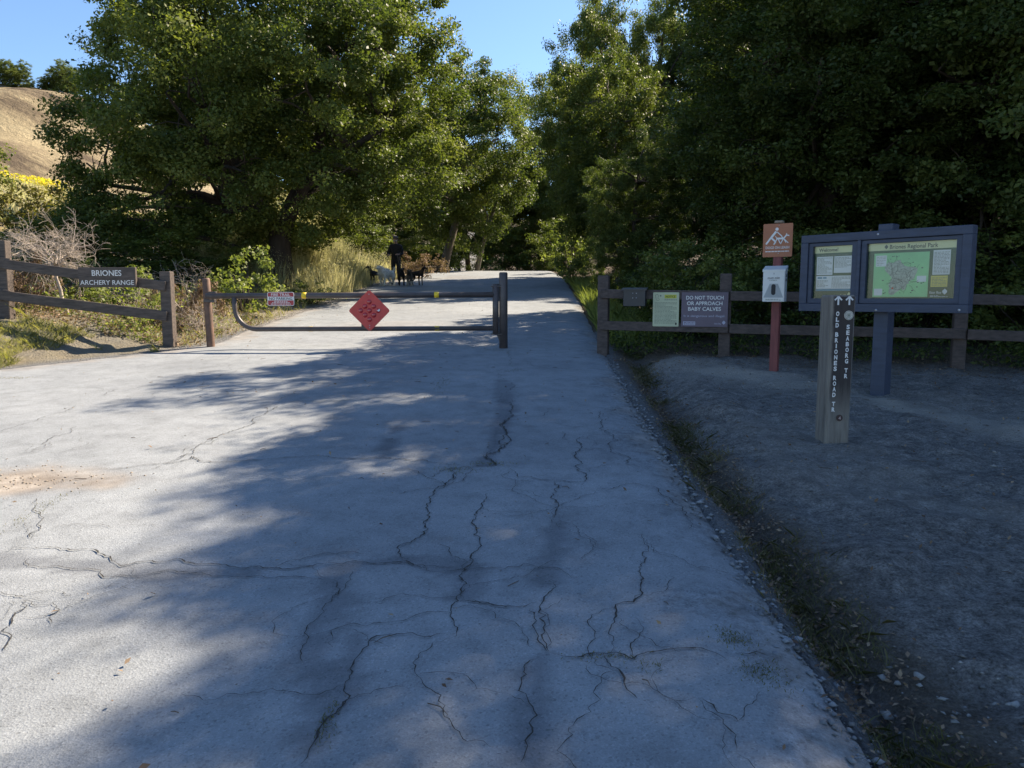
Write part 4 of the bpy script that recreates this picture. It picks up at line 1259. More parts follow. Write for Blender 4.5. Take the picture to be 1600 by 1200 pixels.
mb = MB(); mb.slab(-.02, .145, .155, .205, -.004, .001); mb.build('yellow_panel', M_nyel, t)
text_parts('NOTICE', M_black, t, .062, .18, -.006, .03, .13, .012)
mb = MB()
pts = [(-.15, .20), (-.12, .21), (-.10, .19), (-.115, .16), (-.09, .145), (-.10, .125), (-.135, .13), (-.14, .16)]
for a, b in zip(pts, pts[1:] + pts[:1]):
    mb.tube([(a[0], -.0048, a[1]), (b[0], -.0048, b[1])], .0022, 4, False)
mb.prism(disc(.012, 10, -.075, .19), -.005, -.0045)
mb.build('sketch', M_print, t)
mb = MB(); text_lines(mb, -.02, .15, .125, .148, 2, -.0042, 3); text_lines(mb, -.155, .15, -.20, .105, 17, -.0042, 4, .4); mb.build('small_lettering', M_print, t)['kind'] = 'stuff'
mb = MB(); mb.prism([(.135, -.215), (.15, -.215), (.156, -.195), (.143, -.178), (.132, -.195)], -.005, -.0042); mb.build('emblem', M_black, t)

t = on_fence('calf_warning_sign', 'brown violet sign reading DO NOT TOUCH OR APPROACH BABY CALVES', 2.665, 1.435, .034)
mb = MB(); mb.box((0, -.003, 0), (.625, .006, .475), .002); mb.build('plate', M_purp, t)
for k, (s_, w) in enumerate((('DO NOT TOUCH', .50), ('OR APPROACH', .475), ('BABY CALVES', .44))):
    text_parts(s_, M_white, t, .0, .165 - k * .077, -.0075, .052, w, .014)
text_parts('It is dangerous and illegal.', M_lav, t, .0, -.085, -.0075, .032, .555)
mb = MB(); mb.slab(-.285, -.12, -.215, -.165, -.006, .001); mb.build('white_panel', M_lav, t)
mb = MB(); text_lines(mb, -.275, -.13, -.21, -.17, 2, -.0073, 8); text_lines(mb, -.06, .03, -.21, -.18, 2, -.0062, 9)
mb.build('small_lettering', M_purp, t)['kind'] = 'stuff'
text_parts('East Bay', M_lav, t, .185, -.19, -.0075, .02, .09)
def emblem(mb, cx, cz, h, y):
    w = h * .38
    out = [(cx, cz + h / 2), (cx + w, cz + h * .12), (cx + w, cz - h * .15), (cx + w * .4, cz - h * .38), (cx + w * .12, cz - h * .5), (cx - w * .12, cz - h * .5), (cx - w * .4, cz - h * .38), (cx - w, cz - h * .15), (cx - w, cz + h * .12)]
    mb.prism(out, y - .0006, y)
mb = MB(); emblem(mb, .262, -.175, .055, -.0064); mb.build('emblem', M_lav, t)

# ---- dog sign on a red post, bag dispenser
yaw = R(-32)
M_redpost = simple('red_brown_post', (0.20, 0.055, 0.05), .65, .25, 6, bmp=.3, stretch=(4, 4, .6))
M_dogsign = simple('orange_brown_sign', (0.36, 0.125, 0.055), .45, .08, 4)
M_disp = simple('white_enamel', (0.62, 0.64, 0.63), .35, .05, 6, coat=.3)
M_post_top = simple('weathered_post_end', (.25, .2, .15), .9, .3, 20)
X0, Y0 = 3.225, 9.42
t = thing('sign_post', 'slim red-brown square post carrying dog sign and bag dispenser', 'post', (X0, Y0, gz(X0, Y0)), yaw)
H_ = 2.50 - gz(X0, Y0)
mb = MB(); mb.box((0, 0, (H_ - .02) / 2 - .1), (.095, .095, H_ - .02 + .2), .005); mb.build('shaft', M_redpost, t)
mb = MB(); mb.box((0, 0, H_ + .005), (.096, .096, .03), .006); mb.build('cap', M_post_top, t)
def front(name, label, cat, z, out):
    return thing(name, label, cat, (X0 + math.sin(yaw) * out, Y0 - math.cos(yaw) * out, z), yaw)
t = front('dog_leash_sign', 'orange-brown DOGS ON LEASH sign with white pictogram', 'sign', 2.285, .052)
mb = MB(); mb.prism(rounded_rect(.345, .395, .012), -.004, 0); mb.build('plate', M_dogsign, t)
def strokes(parts, y=-.0052):
    mb = MB()
    for (a, b, w) in parts:
        a = Vector((a[0], 0, a[1])); b = Vector((b[0], 0, b[1])); d = (b - a).normalized(); q = Vector((-d.z, 0, d.x)) * w / 2
        mb.prism([((a + q).x, (a + q).z), ((b + q).x, (b + q).z), ((b - q).x, (b - q).z), ((a - q).x, (a - q).z)], y - .0004, y)
        y -= .0004
    return mb
mb = strokes([((-.02, .105), (-.075, .035), .026), ((-.07, .045), (-.135, -.045), .02), ((-.075, .03), (-.02, -.02), .02), ((-.02, -.02), (-.045, -.05), .014), ((-.01, .10), (.05, .045), .012), ((.04, .05), (.125, -.035), .009)])
mb.prism(disc(.019, 16, -.012, .132), -.0052, -.0048)
mb.build('walker_pictogram', M_white, t)
mb = strokes([((-.015, .02), (.075, .02), .022), ((.07, .02), (.105, .062), .016), ((.095, .06), (.135, .05), .014), ((.10, .065), (.105, .08), .008), ((-.01, .025), (-.028, .05), .008), ((-.005, .015), (-.04, -.04), .011), ((.01, .01), (.03, -.035), .011), ((.065, .012), (.035, -.045), .011), ((.075, .012), (.10, -.03), .011)], -.0085)
mb.build('dog_pictogram', M_white, t)
text_parts('DOGS ON LEASH', M_white, t, 0, -.085, -.0055, .03, .275, .012)
mb = MB(); text_lines(mb, -.14, .135, -.142, -.122, 1, -.0045, 5, .6); mb.build('small_lettering', M_white, t)['kind'] = 'stuff'
for pz in (.178, -.155):
    mb = MB(); mb.dome((0.012, -.004, pz), .006, .004, 8, 2); mb.build('bolt', M_steel, t)

t = front('bag_dispenser', 'white metal dog bag dispenser box on the red-brown post', 'dispenser', 1.55, .050)
W, D, Hh = .255, .125, .37
mb = MB()
mb.box((0, -D / 2, Hh / 2), (W, D, Hh), .005)
mb.build('body', M_disp, t)
mb = MB()
mb.add([(-W / 2 - .006, 0.0, Hh + .062), (W / 2 + .006, 0.0, Hh + .062), (W / 2 + .006, -D - .006, Hh + .012), (-W / 2 - .006, -D - .006, Hh + .012),
        (-W / 2 - .006, 0.0, Hh + .002), (W / 2 + .006, 0.0, Hh + .002), (W / 2 + .006, -D - .006, Hh - .012), (-W / 2 - .006, -D - .006, Hh - .012)],
       [(0, 1, 2, 3), (7, 6, 5, 4), (0, 3, 7, 4), (1, 5, 6, 2), (3, 2, 6, 7), (0, 4, 5, 1)])
mb.build('lid', M_disp, t)
M_recess = simple('dispenser_recess', (.36, .38, .38), .5, .1, 9)
mb = MB(); mb.prism([(-.045, .215), (.05, .215), (.115, .05), (-.115, .05)], -D - .0012, -D - .0004); mb.build('slanted_recess', M_recess, t)
slot = [(.025 * math.cos(R(a)), .185 + .025 * math.sin(R(a))) for a in range(0, 181, 20)] + [(.025 * math.cos(R(a)), .105 + .025 * math.sin(R(a))) for a in range(180, 361, 20)]
mb = MB(); mb.prism(slot, -D - .0028, -D - .0018); mb.build('slot', M_black, t)
text_parts('mutt mitt', M_black, t, 0, .285, -D - .0015, .03, .14, .01)
mb = MB(); text_lines(mb, -.05, .05, .25, .262, 1, -D - .0008, 2); text_lines(mb, -.09, .09, .016, .036, 2, -D - .0008, 6); mb.build('small_lettering', M_print, t)['kind'] = 'stuff'
mb = MB(); mb.dome((0, -D, .335), .010, .004, 10, 2); mb.build('lock', M_steel, t)
for zz in (.28, .33):
    mb = MB(); mb.box((W / 2, -D * .5, zz - .02), (.006, .03, .035), .001); mb.build('side_slot', M_black, t)

# ---- map kiosk
M_kiosk = simple('slate_painted_wood', (0.044, 0.057, 0.092), .55, .25, 4, bmp=.25, bscale=40, stretch=(1, 6, 6))
M_green = simple('dark_green_print', (0.035, 0.085, 0.035), .5, .12, 4, coat=.2)
M_band = simple('cream_print', (0.62, 0.64, 0.36), .5, .05, 4, coat=.2)
M_paper = simple('white_paper', (0.66, 0.70, 0.70), .5, .04, 6, coat=.2)
M_blueband = simple('blue_print', (0.06, 0.22, 0.32), .5, .08, 6, coat=.2)
M_map = simple('map_green', (0.28, 0.62, 0.30), .5, .10, 5, coat=.2)
M_mapgrey = simple('map_hill_shading', (0.36, 0.42, 0.36), .5, .35, 40, coat=.2)
M_mapline = simple('map_line', (0.10, 0.13, 0.11), .6, .3, 30)
M_mapred = simple('map_marker_red', (0.6, 0.12, 0.07), .6, .2, 30)
M_pyel = simple('yellow_paper', (0.62, 0.56, 0.14), .5, .06, 6, coat=.2)
XK, YK = 3.87, 8.10
kz = gz(XK, YK)
yawk = -math.atan2(1.35, 1.11)
# panel runs from (3.30,8.78) to (4.41,7.43): its right-hand direction is (cos yawk, sin yawk)
t = thing('map_kiosk', 'slate blue park map kiosk with two framed boards on one post', 'kiosk', (XK, YK, kz), yawk)
mb = MB(); mb.box((0, .085, (2.36 - kz) / 2 - .15), (.15, .15, 2.36 - kz + .3), .006); mb.build('post', M_kiosk, t)
zb0, zt0 = 1.45 - kz, 2.285 - kz
hw = .875
mb = MB(); mb.box((0, -.005, (zb0 + zt0) / 2), (2 * hw - .02, .02, zt0 - zb0 - .02)); mb.build('back_panel', M_kiosk, t)
FB = .085
for (cx_, cz_, sx_, sz_) in ((0, zt0 - FB / 2, 2 * hw, FB), (0, zb0 + FB / 2, 2 * hw, FB), (-hw + FB / 2, (zb0 + zt0) / 2, FB, zt0 - zb0 - 2 * FB), (hw - FB / 2, (zb0 + zt0) / 2, FB, zt0 - zb0 - 2 * FB), (-.215, (zb0 + zt0) / 2, .035, zt0 - zb0 - 2 * FB)):
    mb = MB(); mb.box((cx_, -.045, cz_), (sx_, .12, sz_), .004); mb.build('frame_board', M_kiosk, t)
def door(x0, x1, px0, px1):
    z0, z1 = zb0 + FB + .006, zt0 - FB - .006
    pz0, pz1 = zb0 + .142, zt0 - .125
    d = MB()
    y = -.060
    for (a, b, c, e) in ((x0, x1, pz1, z1), (x0, x1, z0, pz0), (x0, px0, pz0, pz1), (px1, x1, pz0, pz1)):
        d.box(((a + b) / 2, y, (c + e) / 2), (b - a, .05, e - c))
    dd = d.build('door_frame', M_kiosk, t)
    pn = MB(); pn.add([(px0 + .001, -.052, pz0 + .001), (px1 - .001, -.052, pz0 + .001), (px1 - .001, -.052, pz1 - .001), (px0 + .001, -.052, pz1 - .001)], [(0, 1, 2, 3)]); pn.build('pane', M_pane, dd)
    return px0, px1, pz0, pz1
PY = -.040
M_pane, _nt, _b = new_mat('clear_acrylic')
_tr = N(_nt, 'ShaderNodeBsdfTransparent'); _gl = N(_nt, 'ShaderNodeBsdfGlossy'); _gl.inputs['Roughness'].default_value = .06
_fr = N(_nt, 'ShaderNodeFresnel'); _fr.inputs[0].default_value = 1.45
_mx = N(_nt, 'ShaderNodeMixShader')
_nt.links.new(_fr.outputs[0], _mx.inputs[0]); _nt.links.new(_tr.outputs[0], _mx.inputs[1]); _nt.links.new(_gl.outputs[0], _mx.inputs[2])
_nt.links.new(_mx.outputs[0], _nt.nodes['Material Output'].inputs[0])
a0, a1, q0, q1 = door(-.785, -.238, -.742, -.295)
b0, b1, q0, q1 = door(-.192, .785, -.14, .735)
pw = MB(); pw.slab(a0, a1, q0, q1, PY + .02, .02); wel = pw.build('welcome_poster', M_green, t)
mb = MB(); mb.slab(a0, a1, q1 - .075, q1 - .002, PY, .001); mb.build('header_band', M_band, wel)
mb = MB(); lettering(mb, 'Welcome!', a0 + .05, q1 - .04, PY - .0016, .038, None, .02, 'l', 1.0); mb.build('lettering', M_black, wel)
for (x0, x1, z0, z1, m_, nm) in ((a0 + .03, a0 + .215, q0 + .255, q0 + .455, M_paper, 'white_sheet'), (a0 + .23, a1 - .02, q0 + .275, q0 + .455, M_paper, 'white_sheet'), (a0 + .03, a1 - .02, q0 + .105, q0 + .245, M_paper, 'white_sheet'), (a0 + .03, a1 - .02, q0 + .08, q0 + .104, M_blueband, 'blue_band')):
    mb = MB(); mb.slab(x0, x1, z0, z1, PY, .0012); mb.build(nm, m_, wel)
mb = MB()
text_lines(mb, a0 + .04, a0 + .205, q0 + .27, q0 + .445, 14, PY - .0013, 1, .4)
text_lines(mb, a0 + .24, a1 - .03, q0 + .33, q0 + .445, 9, PY - .0013, 2, .4)
text_lines(mb, a0 + .04, a0 + .17, q0 + .12, q0 + .20, 6, PY - .0013, 3, .4)
text_lines(mb, a0 + .21, a1 - .03, q0 + .115, q0 + .235, 9, PY - .0013, 4, .4)
text_lines(mb, a0 + .08, a1 - .06, q1 - .105, q1 - .092, 1, PY - .0003, 5, .5)
mb.build('small_lettering', M_print, wel)['kind'] = 'stuff'
mb = MB(); mb.slab(a0 + .045, a0 + .10, q0 + .215, q0 + .232, PY - .0013, .0004); mb.slab(a0 + .11, a0 + .15, q0 + .215, q0 + .232, PY - .0013, .0004); mb.build('blue_heading', M_blueband, wel)
text_parts('East Bay', M_band, wel, a1 - .09, q0 + .035, PY - .0006, .02, .08)
mb = MB(); emblem(mb, a1 - .035, q0 + .04, .05, PY - .0004); mb.build('emblem', M_band, wel)

pw = MB(); pw.slab(b0, b1, q0, q1, PY + .02, .02); mp_ = pw.build('map_poster', M_green, t)
mb = MB(); mb.slab(b0, b1, q1 - .078, q1 - .002, PY, .001); mb.build('header_band', M_band, mp_)
text_parts('Briones Regional Park', M_black, mp_, b0 + .455, q1 - .042, PY - .0016, .044, .47, .012)
mb = MB(); emblem(mb, b0 + .185, q1 - .04, .045, PY - .0016); mb.build('emblem', M_mapline, mp_)
mx0, mx1, mz0, mz1 = b0 + .065, b0 + .615, q0 + .015, q1 - .105
mb = MB(); mb.slab(mx0, mx1, mz0, mz1, PY, .0012); mb.build('map_sheet', M_map, mp_)
rr_ = random.Random(4)
cxm, czm = mx0 + .27, mz0 + .215
poly = []
for k in range(40):
    a = 2 * math.pi * k / 40
    r0 = .125 * (1 + .28 * math.sin(3 * a + 1) + .16 * math.sin(5 * a) + rr_.uniform(-.13, .13))
    poly.append((cxm + r0 * 1.05 * math.cos(a), czm + r0 * 1.25 * math.sin(a)))
mb = MB(); mb.prism(poly, PY - .0022, PY - .0014); mb.build('park_area', M_mapgrey, mp_)
mb = MB()
for k in range(46):
    x_, z_ = cxm + rr_.uniform(-.12, .12), czm + rr_.uniform(-.14, .14); a = rr_.uniform(0, 6.28); pts = [(x_, PY - .0026, z_)]
    for j in range(6):
        a += rr_.uniform(-.8, .8); x_ += .016 * math.cos(a); z_ += .016 * math.sin(a)
        if not (mx0 + .02 < x_ < mx1 - .02 and mz0 + .02 < z_ < mz1 - .02): break
        pts.append((x_, PY - .0026, z_))
    if len(pts) > 1: mb.tube(pts, .0011, 4, False)
for k in range(26):
    x_, z_ = rr_.uniform(mx0 + .03, mx1 - .03), rr_.uniform(mz0 + .03, mz1 - .03); s_ = rr_.uniform(.004, .009)
    mb.slab(x_ - s_, x_ + s_, z_ - s_ * .6, z_ + s_ * .6, PY - .0016, .0005)
mb.build('trail_lines', M_mapline, mp_)['kind'] = 'stuff'
mb = MB(); mb.prism([(cxm - .08, czm - .135), (cxm - .066, czm - .112), (cxm - .052, czm - .135)], PY - .0032, PY - .0026); mb.build('location_marker', M_mapred, mp_)
for (x0, x1, z0, z1, m_, nm) in ((mx0 + .02, mx0 + .13, mz1 - .135, mz1 - .022, M_paper, 'inset_sheet'), (mx0 + .015, mx0 + .10, mz0 + .015, mz0 + .085, M_paper, 'inset_sheet'), (mx1 - .11, mx1 - .02, mz0 + .15, mz0 + .21, M_paper, 'inset_sheet')):
    mb = MB(); mb.slab(x0, x1, z0, z1, PY - .0013, .0009); mb.build(nm, m_, mp_)
mb = MB(); mb.slab(b1 - .225, b1 - .065, q1 - .335, q1 - .095, PY, .0012); mb.build('white_sheet', M_paper, mp_)
mb = MB(); mb.slab(b1 - .235, b1 - .08, q1 - .455, q1 - .345, PY, .0012); mb.build('yellow_sheet', M_pyel, mp_)
mb = MB(); text_lines(mb, b1 - .215, b1 - .075, q1 - .325, q1 - .11, 16, PY - .0013, 11, .4); text_lines(mb, b1 - .225, b1 - .09, q1 - .445, q1 - .36, 6, PY - .0013, 12, .4)
text_lines(mb, mx0 + .028, mx0 + .122, mz1 - .127, mz1 - .03, 6, PY - .0023, 13, .25); mb.build('small_lettering', M_print, mp_)['kind'] = 'stuff'
text_parts('East Bay', M_paper, mp_, b1 - .185, q0 + .06, PY - .0006, .024, .11, .006)
mb = MB(); emblem(mb, b1 - .10, q0 + .068, .058, PY - .0004); mb.build('emblem', M_paper, mp_)
mb = MB(); text_lines(mb, b1 - .235, b1 - .07, q0 + .012, q0 + .035, 2, PY - .0004, 15, .4); mb.build('small_lettering', M_paper, mp_)['kind'] = 'stuff'
for (bx, bz) in ((-.02, zt0 - .035), (.8, zb0 + .03), (.0, zb0 + .02)):
    mb = MB(); mb.dome((bx, -.105, bz), .013, .006, 10, 2); mb.build('lock', M_steel, t)

# ---- trail post
def trail_post_mat():
    m, nt, b = new_mat('weathered_trail_post')
    tc = N(nt, 'ShaderNodeTexCoord').outputs['Object']
    mp = N(nt, 'ShaderNodeMapping'); mp.inputs['Scale'].default_value = (14, 14, 1.2); nt.links.new(tc, mp.inputs[0])
    g = noise(nt, 2.2, 7, .7, mp.outputs[0]); g2 = noise(nt, 5, 5, .6, tc)
    wood = ramp(nt, g.outputs[0], [(.3, (.10, .09, .078)), (.55, (.20, .182, .155)), (.75, (.29, .265, .225))])
    sp = N(nt, 'ShaderNodeSeparateXYZ'); nt.links.new(tc, sp.inputs[0])
    zz = N(nt, 'ShaderNodeMath', operation='MULTIPLY_ADD'); zz.inputs[1].default_value = .55; nt.links.new(g.outputs[0], zz.inputs[0]); nt.links.new(sp.outputs[2], zz.inputs[2])
    fz = ramp(nt, zz.outputs[0], [(.50, 0.0), (.74, 1.0)])
    fy = ramp(nt, sp.outputs[1], [(0.0, 1.0), (.001, 0.0)])
    yy = N(nt, 'ShaderNodeMath', operation='ADD'); yy.inputs[1].default_value = .0965; nt.links.new(sp.outputs[1], yy.inputs[0]); nt.links.new(yy.outputs[0], fy.inputs[0])
    xx = N(nt, 'ShaderNodeMath', operation='MULTIPLY_ADD'); xx.inputs[1].default_value = .06; nt.links.new(g2.outputs[0], xx.inputs[0]); nt.links.new(sp.outputs[0], xx.inputs[2])
    fx = ramp(nt, xx.outputs[0], [(0.0, 0.0), (.02, 1.0)]); xo = N(nt, 'ShaderNodeMath', operation='ADD'); xo.inputs[1].default_value = .055; nt.links.new(xx.outputs[0], xo.inputs[0]); nt.links.new(xo.outputs[0], fx.inputs[0])
    f1 = N(nt, 'ShaderNodeMath', operation='MULTIPLY'); nt.links.new(fz.outputs[0], f1.inputs[0]); nt.links.new(fy.outputs[0], f1.inputs[1])
    f2 = N(nt, 'ShaderNodeMath', operation='MULTIPLY'); nt.links.new(f1.outputs[0], f2.inputs[0]); nt.links.new(fx.outputs[0], f2.inputs[1])
    f3 = N(nt, 'ShaderNodeMath', operation='MULTIPLY'); f3.inputs[1].default_value = .9; nt.links.new(f2.outputs[0], f3.inputs[0])
    cfin = mixc(nt, f3.outputs[0], wood.outputs[0], (.034, .027, .026))
    nt.links.new(cfin, b.inputs['Base Color']); b.inputs['Roughness'].default_value = .9
    bump(nt, b, g.outputs[0], .6, .006)
    return m
M_tp = trail_post_mat()
M_tpaint = simple('worn_dark_brown_stain', (.035, .028, .028), .7, .5, 12, stretch=(9, 9, 1.2), c2=(.075, .06, .052))
XT, YT = 2.565, 6.08
tz = gz(XT, YT)
t = thing('trail_post', 'short square wooden trail post with stacked white stencil letters', 'post', (XT, YT, tz), R(3))
HT = 1.62 - tz
mb = MB(); mb.box((0, 0, HT / 2 - .15), (.195, .195, HT + .3), .014); mb.build('shaft', M_tp, t)
yf = -.0978
def stacked(txt, cx, ztop, pitch, h, w):
    mb = MB(); z = ztop
    for ch_ in txt:
        if ch_ == ' ':
            z -= pitch * .62; continue
        lettering(mb, ch_, cx, z - h / 2, yf - .003, h, w * (.35 if ch_ == 'I' else 1), .045); z -= pitch
    return mb
LM = 0.0
zc_ = 1.06 * HT / 1.19
for w_ in ('OLD', 'BRIONES', 'ROAD', 'TR'):
    stacked(w_, -.045, zc_, .0445, .033, .026).build('lettering', M_white, t); zc_ -= .0445 * (len(w_) + .62)
zc_ = .955 * HT / 1.19
for w_ in ('SEABORG', 'TR'):
    stacked(w_, .043, zc_, .0445, .033, .026).build('lettering', M_white, t); zc_ -= .0445 * (len(w_) + .62)
for ax in (-.045, .043):
    mb = strokes([((ax, 1.085), (ax, 1.14), .014), ((ax, 1.15), (ax - .028, 1.122), .012), ((ax, 1.15), (ax + .028, 1.122), .012)], yf - .003)
    mb.build('arrow', M_white, t)
M_med = simple('pale_metal_medallion', (.50, .48, .42), .5, .25, 60)
mb = MB(); mb.prism(disc(.036, 28, .043, 1.005), yf - .006, yf - .001); med = mb.build('medallion', M_med, t)
mb = MB()
for rr2 in (.030, .016):
    pts = disc(rr2, 20, .043, 1.005)
    mb.tube([(p[0], yf - .0065, p[1]) for p in pts + pts[:1]], .0014, 4, False)
emblem(mb, .043, 1.005, .024, yf - .0062)
mb.build('engraving', M_print, med)
M_disc = simple('brown_disc', (.05, .026, .022), .5, .2, 20)
mb = MB(); mb.prism(disc(.026, 24, .008, .20), yf - .005, yf - .001); dsc = mb.build('number_disc', M_disc, t)
mb = MB(); lettering(mb, '4', .008, .20, yf - .0062, .026, .019, .01); mb.build('lettering', simple('pink_print', (.55, .40, .36), .6, .1), dsc)

# ------------------------------------------------------------------ person and dogs
def skin_mesh(name, joints, edges, root, m, parent, sub=2, bump_amp=0.0, seed=0):
    keys = list(joints); ix = {k: i for i, k in enumerate(keys)}
    me = bpy.data.meshes.new(name + '_skeleton')
    me.from_pydata([joints[k][0] for k in keys], [(ix[a], ix[b]) for a, b in edges], [])
    o = bpy.data.objects.new(name + '_skeleton', me); col.objects.link(o)
    md = o.modifiers.new('skin', 'SKIN'); md.use_smooth_shade = True
    if not me.skin_vertices: raise RuntimeError('no skin layer')
    for k in keys:
        sv = me.skin_vertices[0].data[ix[k]]
        r = joints[k][1]
        sv.radius = r if hasattr(r, '__len__') else (r, r)
        sv.use_root = (k == root)
    ss = o.modifiers.new('sub', 'SUBSURF'); ss.levels = sub; ss.render_levels = sub
    dg = bpy.context.evaluated_depsgraph_get()
    out = bpy.data.meshes.new_from_object(o.evaluated_get(dg))
    out.name = name
    bpy.data.objects.remove(o); bpy.data.meshes.remove(me)
    if bump_amp:
        rg = np.random.RandomState(seed)
        co = np.empty(len(out.vertices) * 3); out.vertices.foreach_get('co', co)
        co += rg.randn(len(co)) * bump_amp; out.vertices.foreach_set('co', co)
    out.polygons.foreach_set('use_smooth', [True] * len(out.polygons))
    out.materials.clear()
    return mesh_obj(name, out, m, parent)

def fur(name, body, m, parent, n, length, seed):
    """short hair triangles standing off a body"""
    rg = np.random.RandomState(seed)
    me = body.data
    P = np.empty(len(me.polygons) * 3); me.polygons.foreach_get('center', P); P = P.reshape(-1, 3)
    Nn = np.empty(len(me.polygons) * 3); me.polygons.foreach_get('normal', Nn); Nn = Nn.reshape(-1, 3)
    ar = np.empty(len(me.polygons)); me.polygons.foreach_get('area', ar)
    i = rg.choice(len(P), n, p=ar / ar.sum())
    p = P[i] + rg.randn(n, 3) * .012; nn = Nn[i] + rg.randn(n, 3) * .35 + np.array([-.3, 0, -.35]); nn /= np.linalg.norm(nn, axis=1, keepdims=True)
    s = np.cross(nn, rg.randn(n, 3)); s /= np.linalg.norm(s, axis=1, keepdims=True)
    L = length * (.5 + rg.rand(n, 1))
    V = np.stack([p - s * .008, p + s * .008, p + nn * L], 1)
    o = mesh_obj(name, np_mesh(name, V.reshape(-1, 3), np.arange(3 * n), 3), m, parent)
    o['kind'] = 'stuff'
    return o

def dog_mat(name, c, patch=None, lo=.45, hi=.5, scale=3.0, chest=None):
    m, nt, b = new_mat(name)
    tc = N(nt, 'ShaderNodeTexCoord').outputs['Object']
    n1 = noise(nt, scale, 3, .5, tc); n2 = noise(nt, 60, 4, .7, tc)
    v = ramp(nt, n2.outputs[0], [(.3, .7), (.7, 1.2)])
    cc = c
    if patch:
        f = ramp(nt, n1.outputs[0], [(lo, 0.0), (hi, 1.0)])
        cc = mixc(nt, f.outputs[0], c, patch)
    if chest:   # pale legs, chest and muzzle: low part of the coat
        sp = N(nt, 'ShaderNodeSeparateXYZ'); nt.links.new(tc, sp.inputs[0])
        ff = ramp(nt, sp.outputs[2], [(.14, 1.0), (.2, 0.0)])
        cc = mixc(nt, ff.outputs[0], cc, chest)
    nt.links.new(mixc(nt, 1.0, cc, v.outputs[0], 'MULTIPLY'), b.inputs['Base Color'])
    b.inputs['Roughness'].default_value = .8
    return m

def make_dog(label, loc, rz, h, m, m_fur=None, stocky=1.0, furlen=.0, tail_up=.3, head_up=.1, ear='drop', seed=0, group='dogs on leashes around the person'):
    """shoulder height h; looks along local -y (head end at -y)"""
    t = thing('dog', label, 'dog', loc, rz, group)
    L = h * 1.02; w = h * .13 * stocky; k = stocky
    zc = h * .74
    J = {'hip': ((0, .42 * L, zc), .125 * h * k), 'loin': ((0, .18 * L, zc - .01 * h), .13 * h * k), 'belly': ((0, -.06 * L, zc - .05 * h), .16 * h * k), 'chest': ((0, -.34 * L, zc - .06 * h), .185 * h * k),
         'neck': ((0, -.52 * L, zc + .18 * h), .105 * h * k), 'head': ((0, -.64 * L, zc + .33 * h + head_up * h), .105 * h * k), 'snout': ((0, -.78 * L, zc + .29 * h + head_up * h), .062 * h), 'nose': ((0, -.87 * L, zc + .275 * h + head_up * h), .042 * h),
         'tail1': ((0, .52 * L, zc + .04 * h), .04 * h * k), 'tail2': ((0, .66 * L, zc + tail_up * h * .5), .035 * h * k), 'tail3': ((0, .74 * L, zc + tail_up * h), .02 * h * k)}
    E = [('hip', 'loin'), ('loin', 'belly'), ('belly', 'chest'), ('chest', 'neck'), ('neck', 'head'), ('head', 'snout'), ('snout', 'nose'), ('hip', 'tail1'), ('tail1', 'tail2'), ('tail2', 'tail3')]
    rg = random.Random(seed)
    for s in (-1, 1):
        f = rg.uniform(-.06, .06) * L; g = rg.uniform(-.06, .06) * L
        q = 'l' if s < 0 else 'r'
        J['sh' + q] = ((s * w * .9, -.36 * L, zc - .16 * h), .075 * h * k); J['el' + q] = ((s * w, -.32 * L + f * .3, h * .42), .05 * h * k)
        J['wr' + q] = ((s * w, -.36 * L + f, h * .17), .034 * h * k); J['fp' + q] = ((s * w, -.37 * L + f, h * .03), .036 * h * k); J['ft' + q] = ((s * w, -.43 * L + f, h * .02), .03 * h)
        J['th' + q] = ((s * w * .9, .40 * L, zc - .14 * h), .085 * h * k); J['kn' + q] = ((s * w, .32 * L + g * .3, h * .43), .06 * h * k)
        J['hk' + q] = ((s * w, .50 * L + g, h * .26), .034 * h * k); J['hp' + q] = ((s * w, .46 * L + g, h * .03), .033 * h * k); J['ht' + q] = ((s * w, .40 * L + g, h * .02), .03 * h)
        E += [('chest', 'sh' + q), ('sh' + q, 'el' + q), ('el' + q, 'wr' + q), ('wr' + q, 'fp' + q), ('fp' + q, 'ft' + q), ('hip', 'th' + q), ('th' + q, 'kn' + q), ('kn' + q, 'hk' + q), ('hk' + q, 'hp' + q), ('hp' + q, 'ht' + q)]
    body = skin_mesh('body', J, E, 'belly', m, t, 2)
    hz = zc + .33 * h + head_up * h
    for s in (-1, 1):
        mb = MB()
        if ear == 'drop':
            mb.tube([(s * .07 * h, -.60 * L, hz + .08 * h), (s * .125 * h, -.61 * L, hz + .04 * h), (s * .135 * h, -.63 * L, hz - .08 * h)], [.03 * h, .045 * h, .018 * h], 7)
        else:
            mb.tube([(s * .055 * h, -.60 * L, hz + .06 * h), (s * .075 * h, -.60 * L, hz + .14 * h), (s * .085 * h, -.61 * L, hz + .21 * h)], [.045 * h, .032 * h, .006 * h], 7)
        mb.build('ear', m, t)
        mb = MB(); mb.dome((s * .045 * h, -.715 * L, hz + .035 * h), .014 * h, .012 * h, 8, 3); mb.build('eye', M_black, t)
    mb = MB(); mb.dome((0, -.90 * L, hz - .05 * h), .026 * h, .024 * h, 10, 3); mb.build('nose', M_black, t)
    if furlen: fur('coat', body, m_fur or m, t, 2600, furlen, seed)
    return t

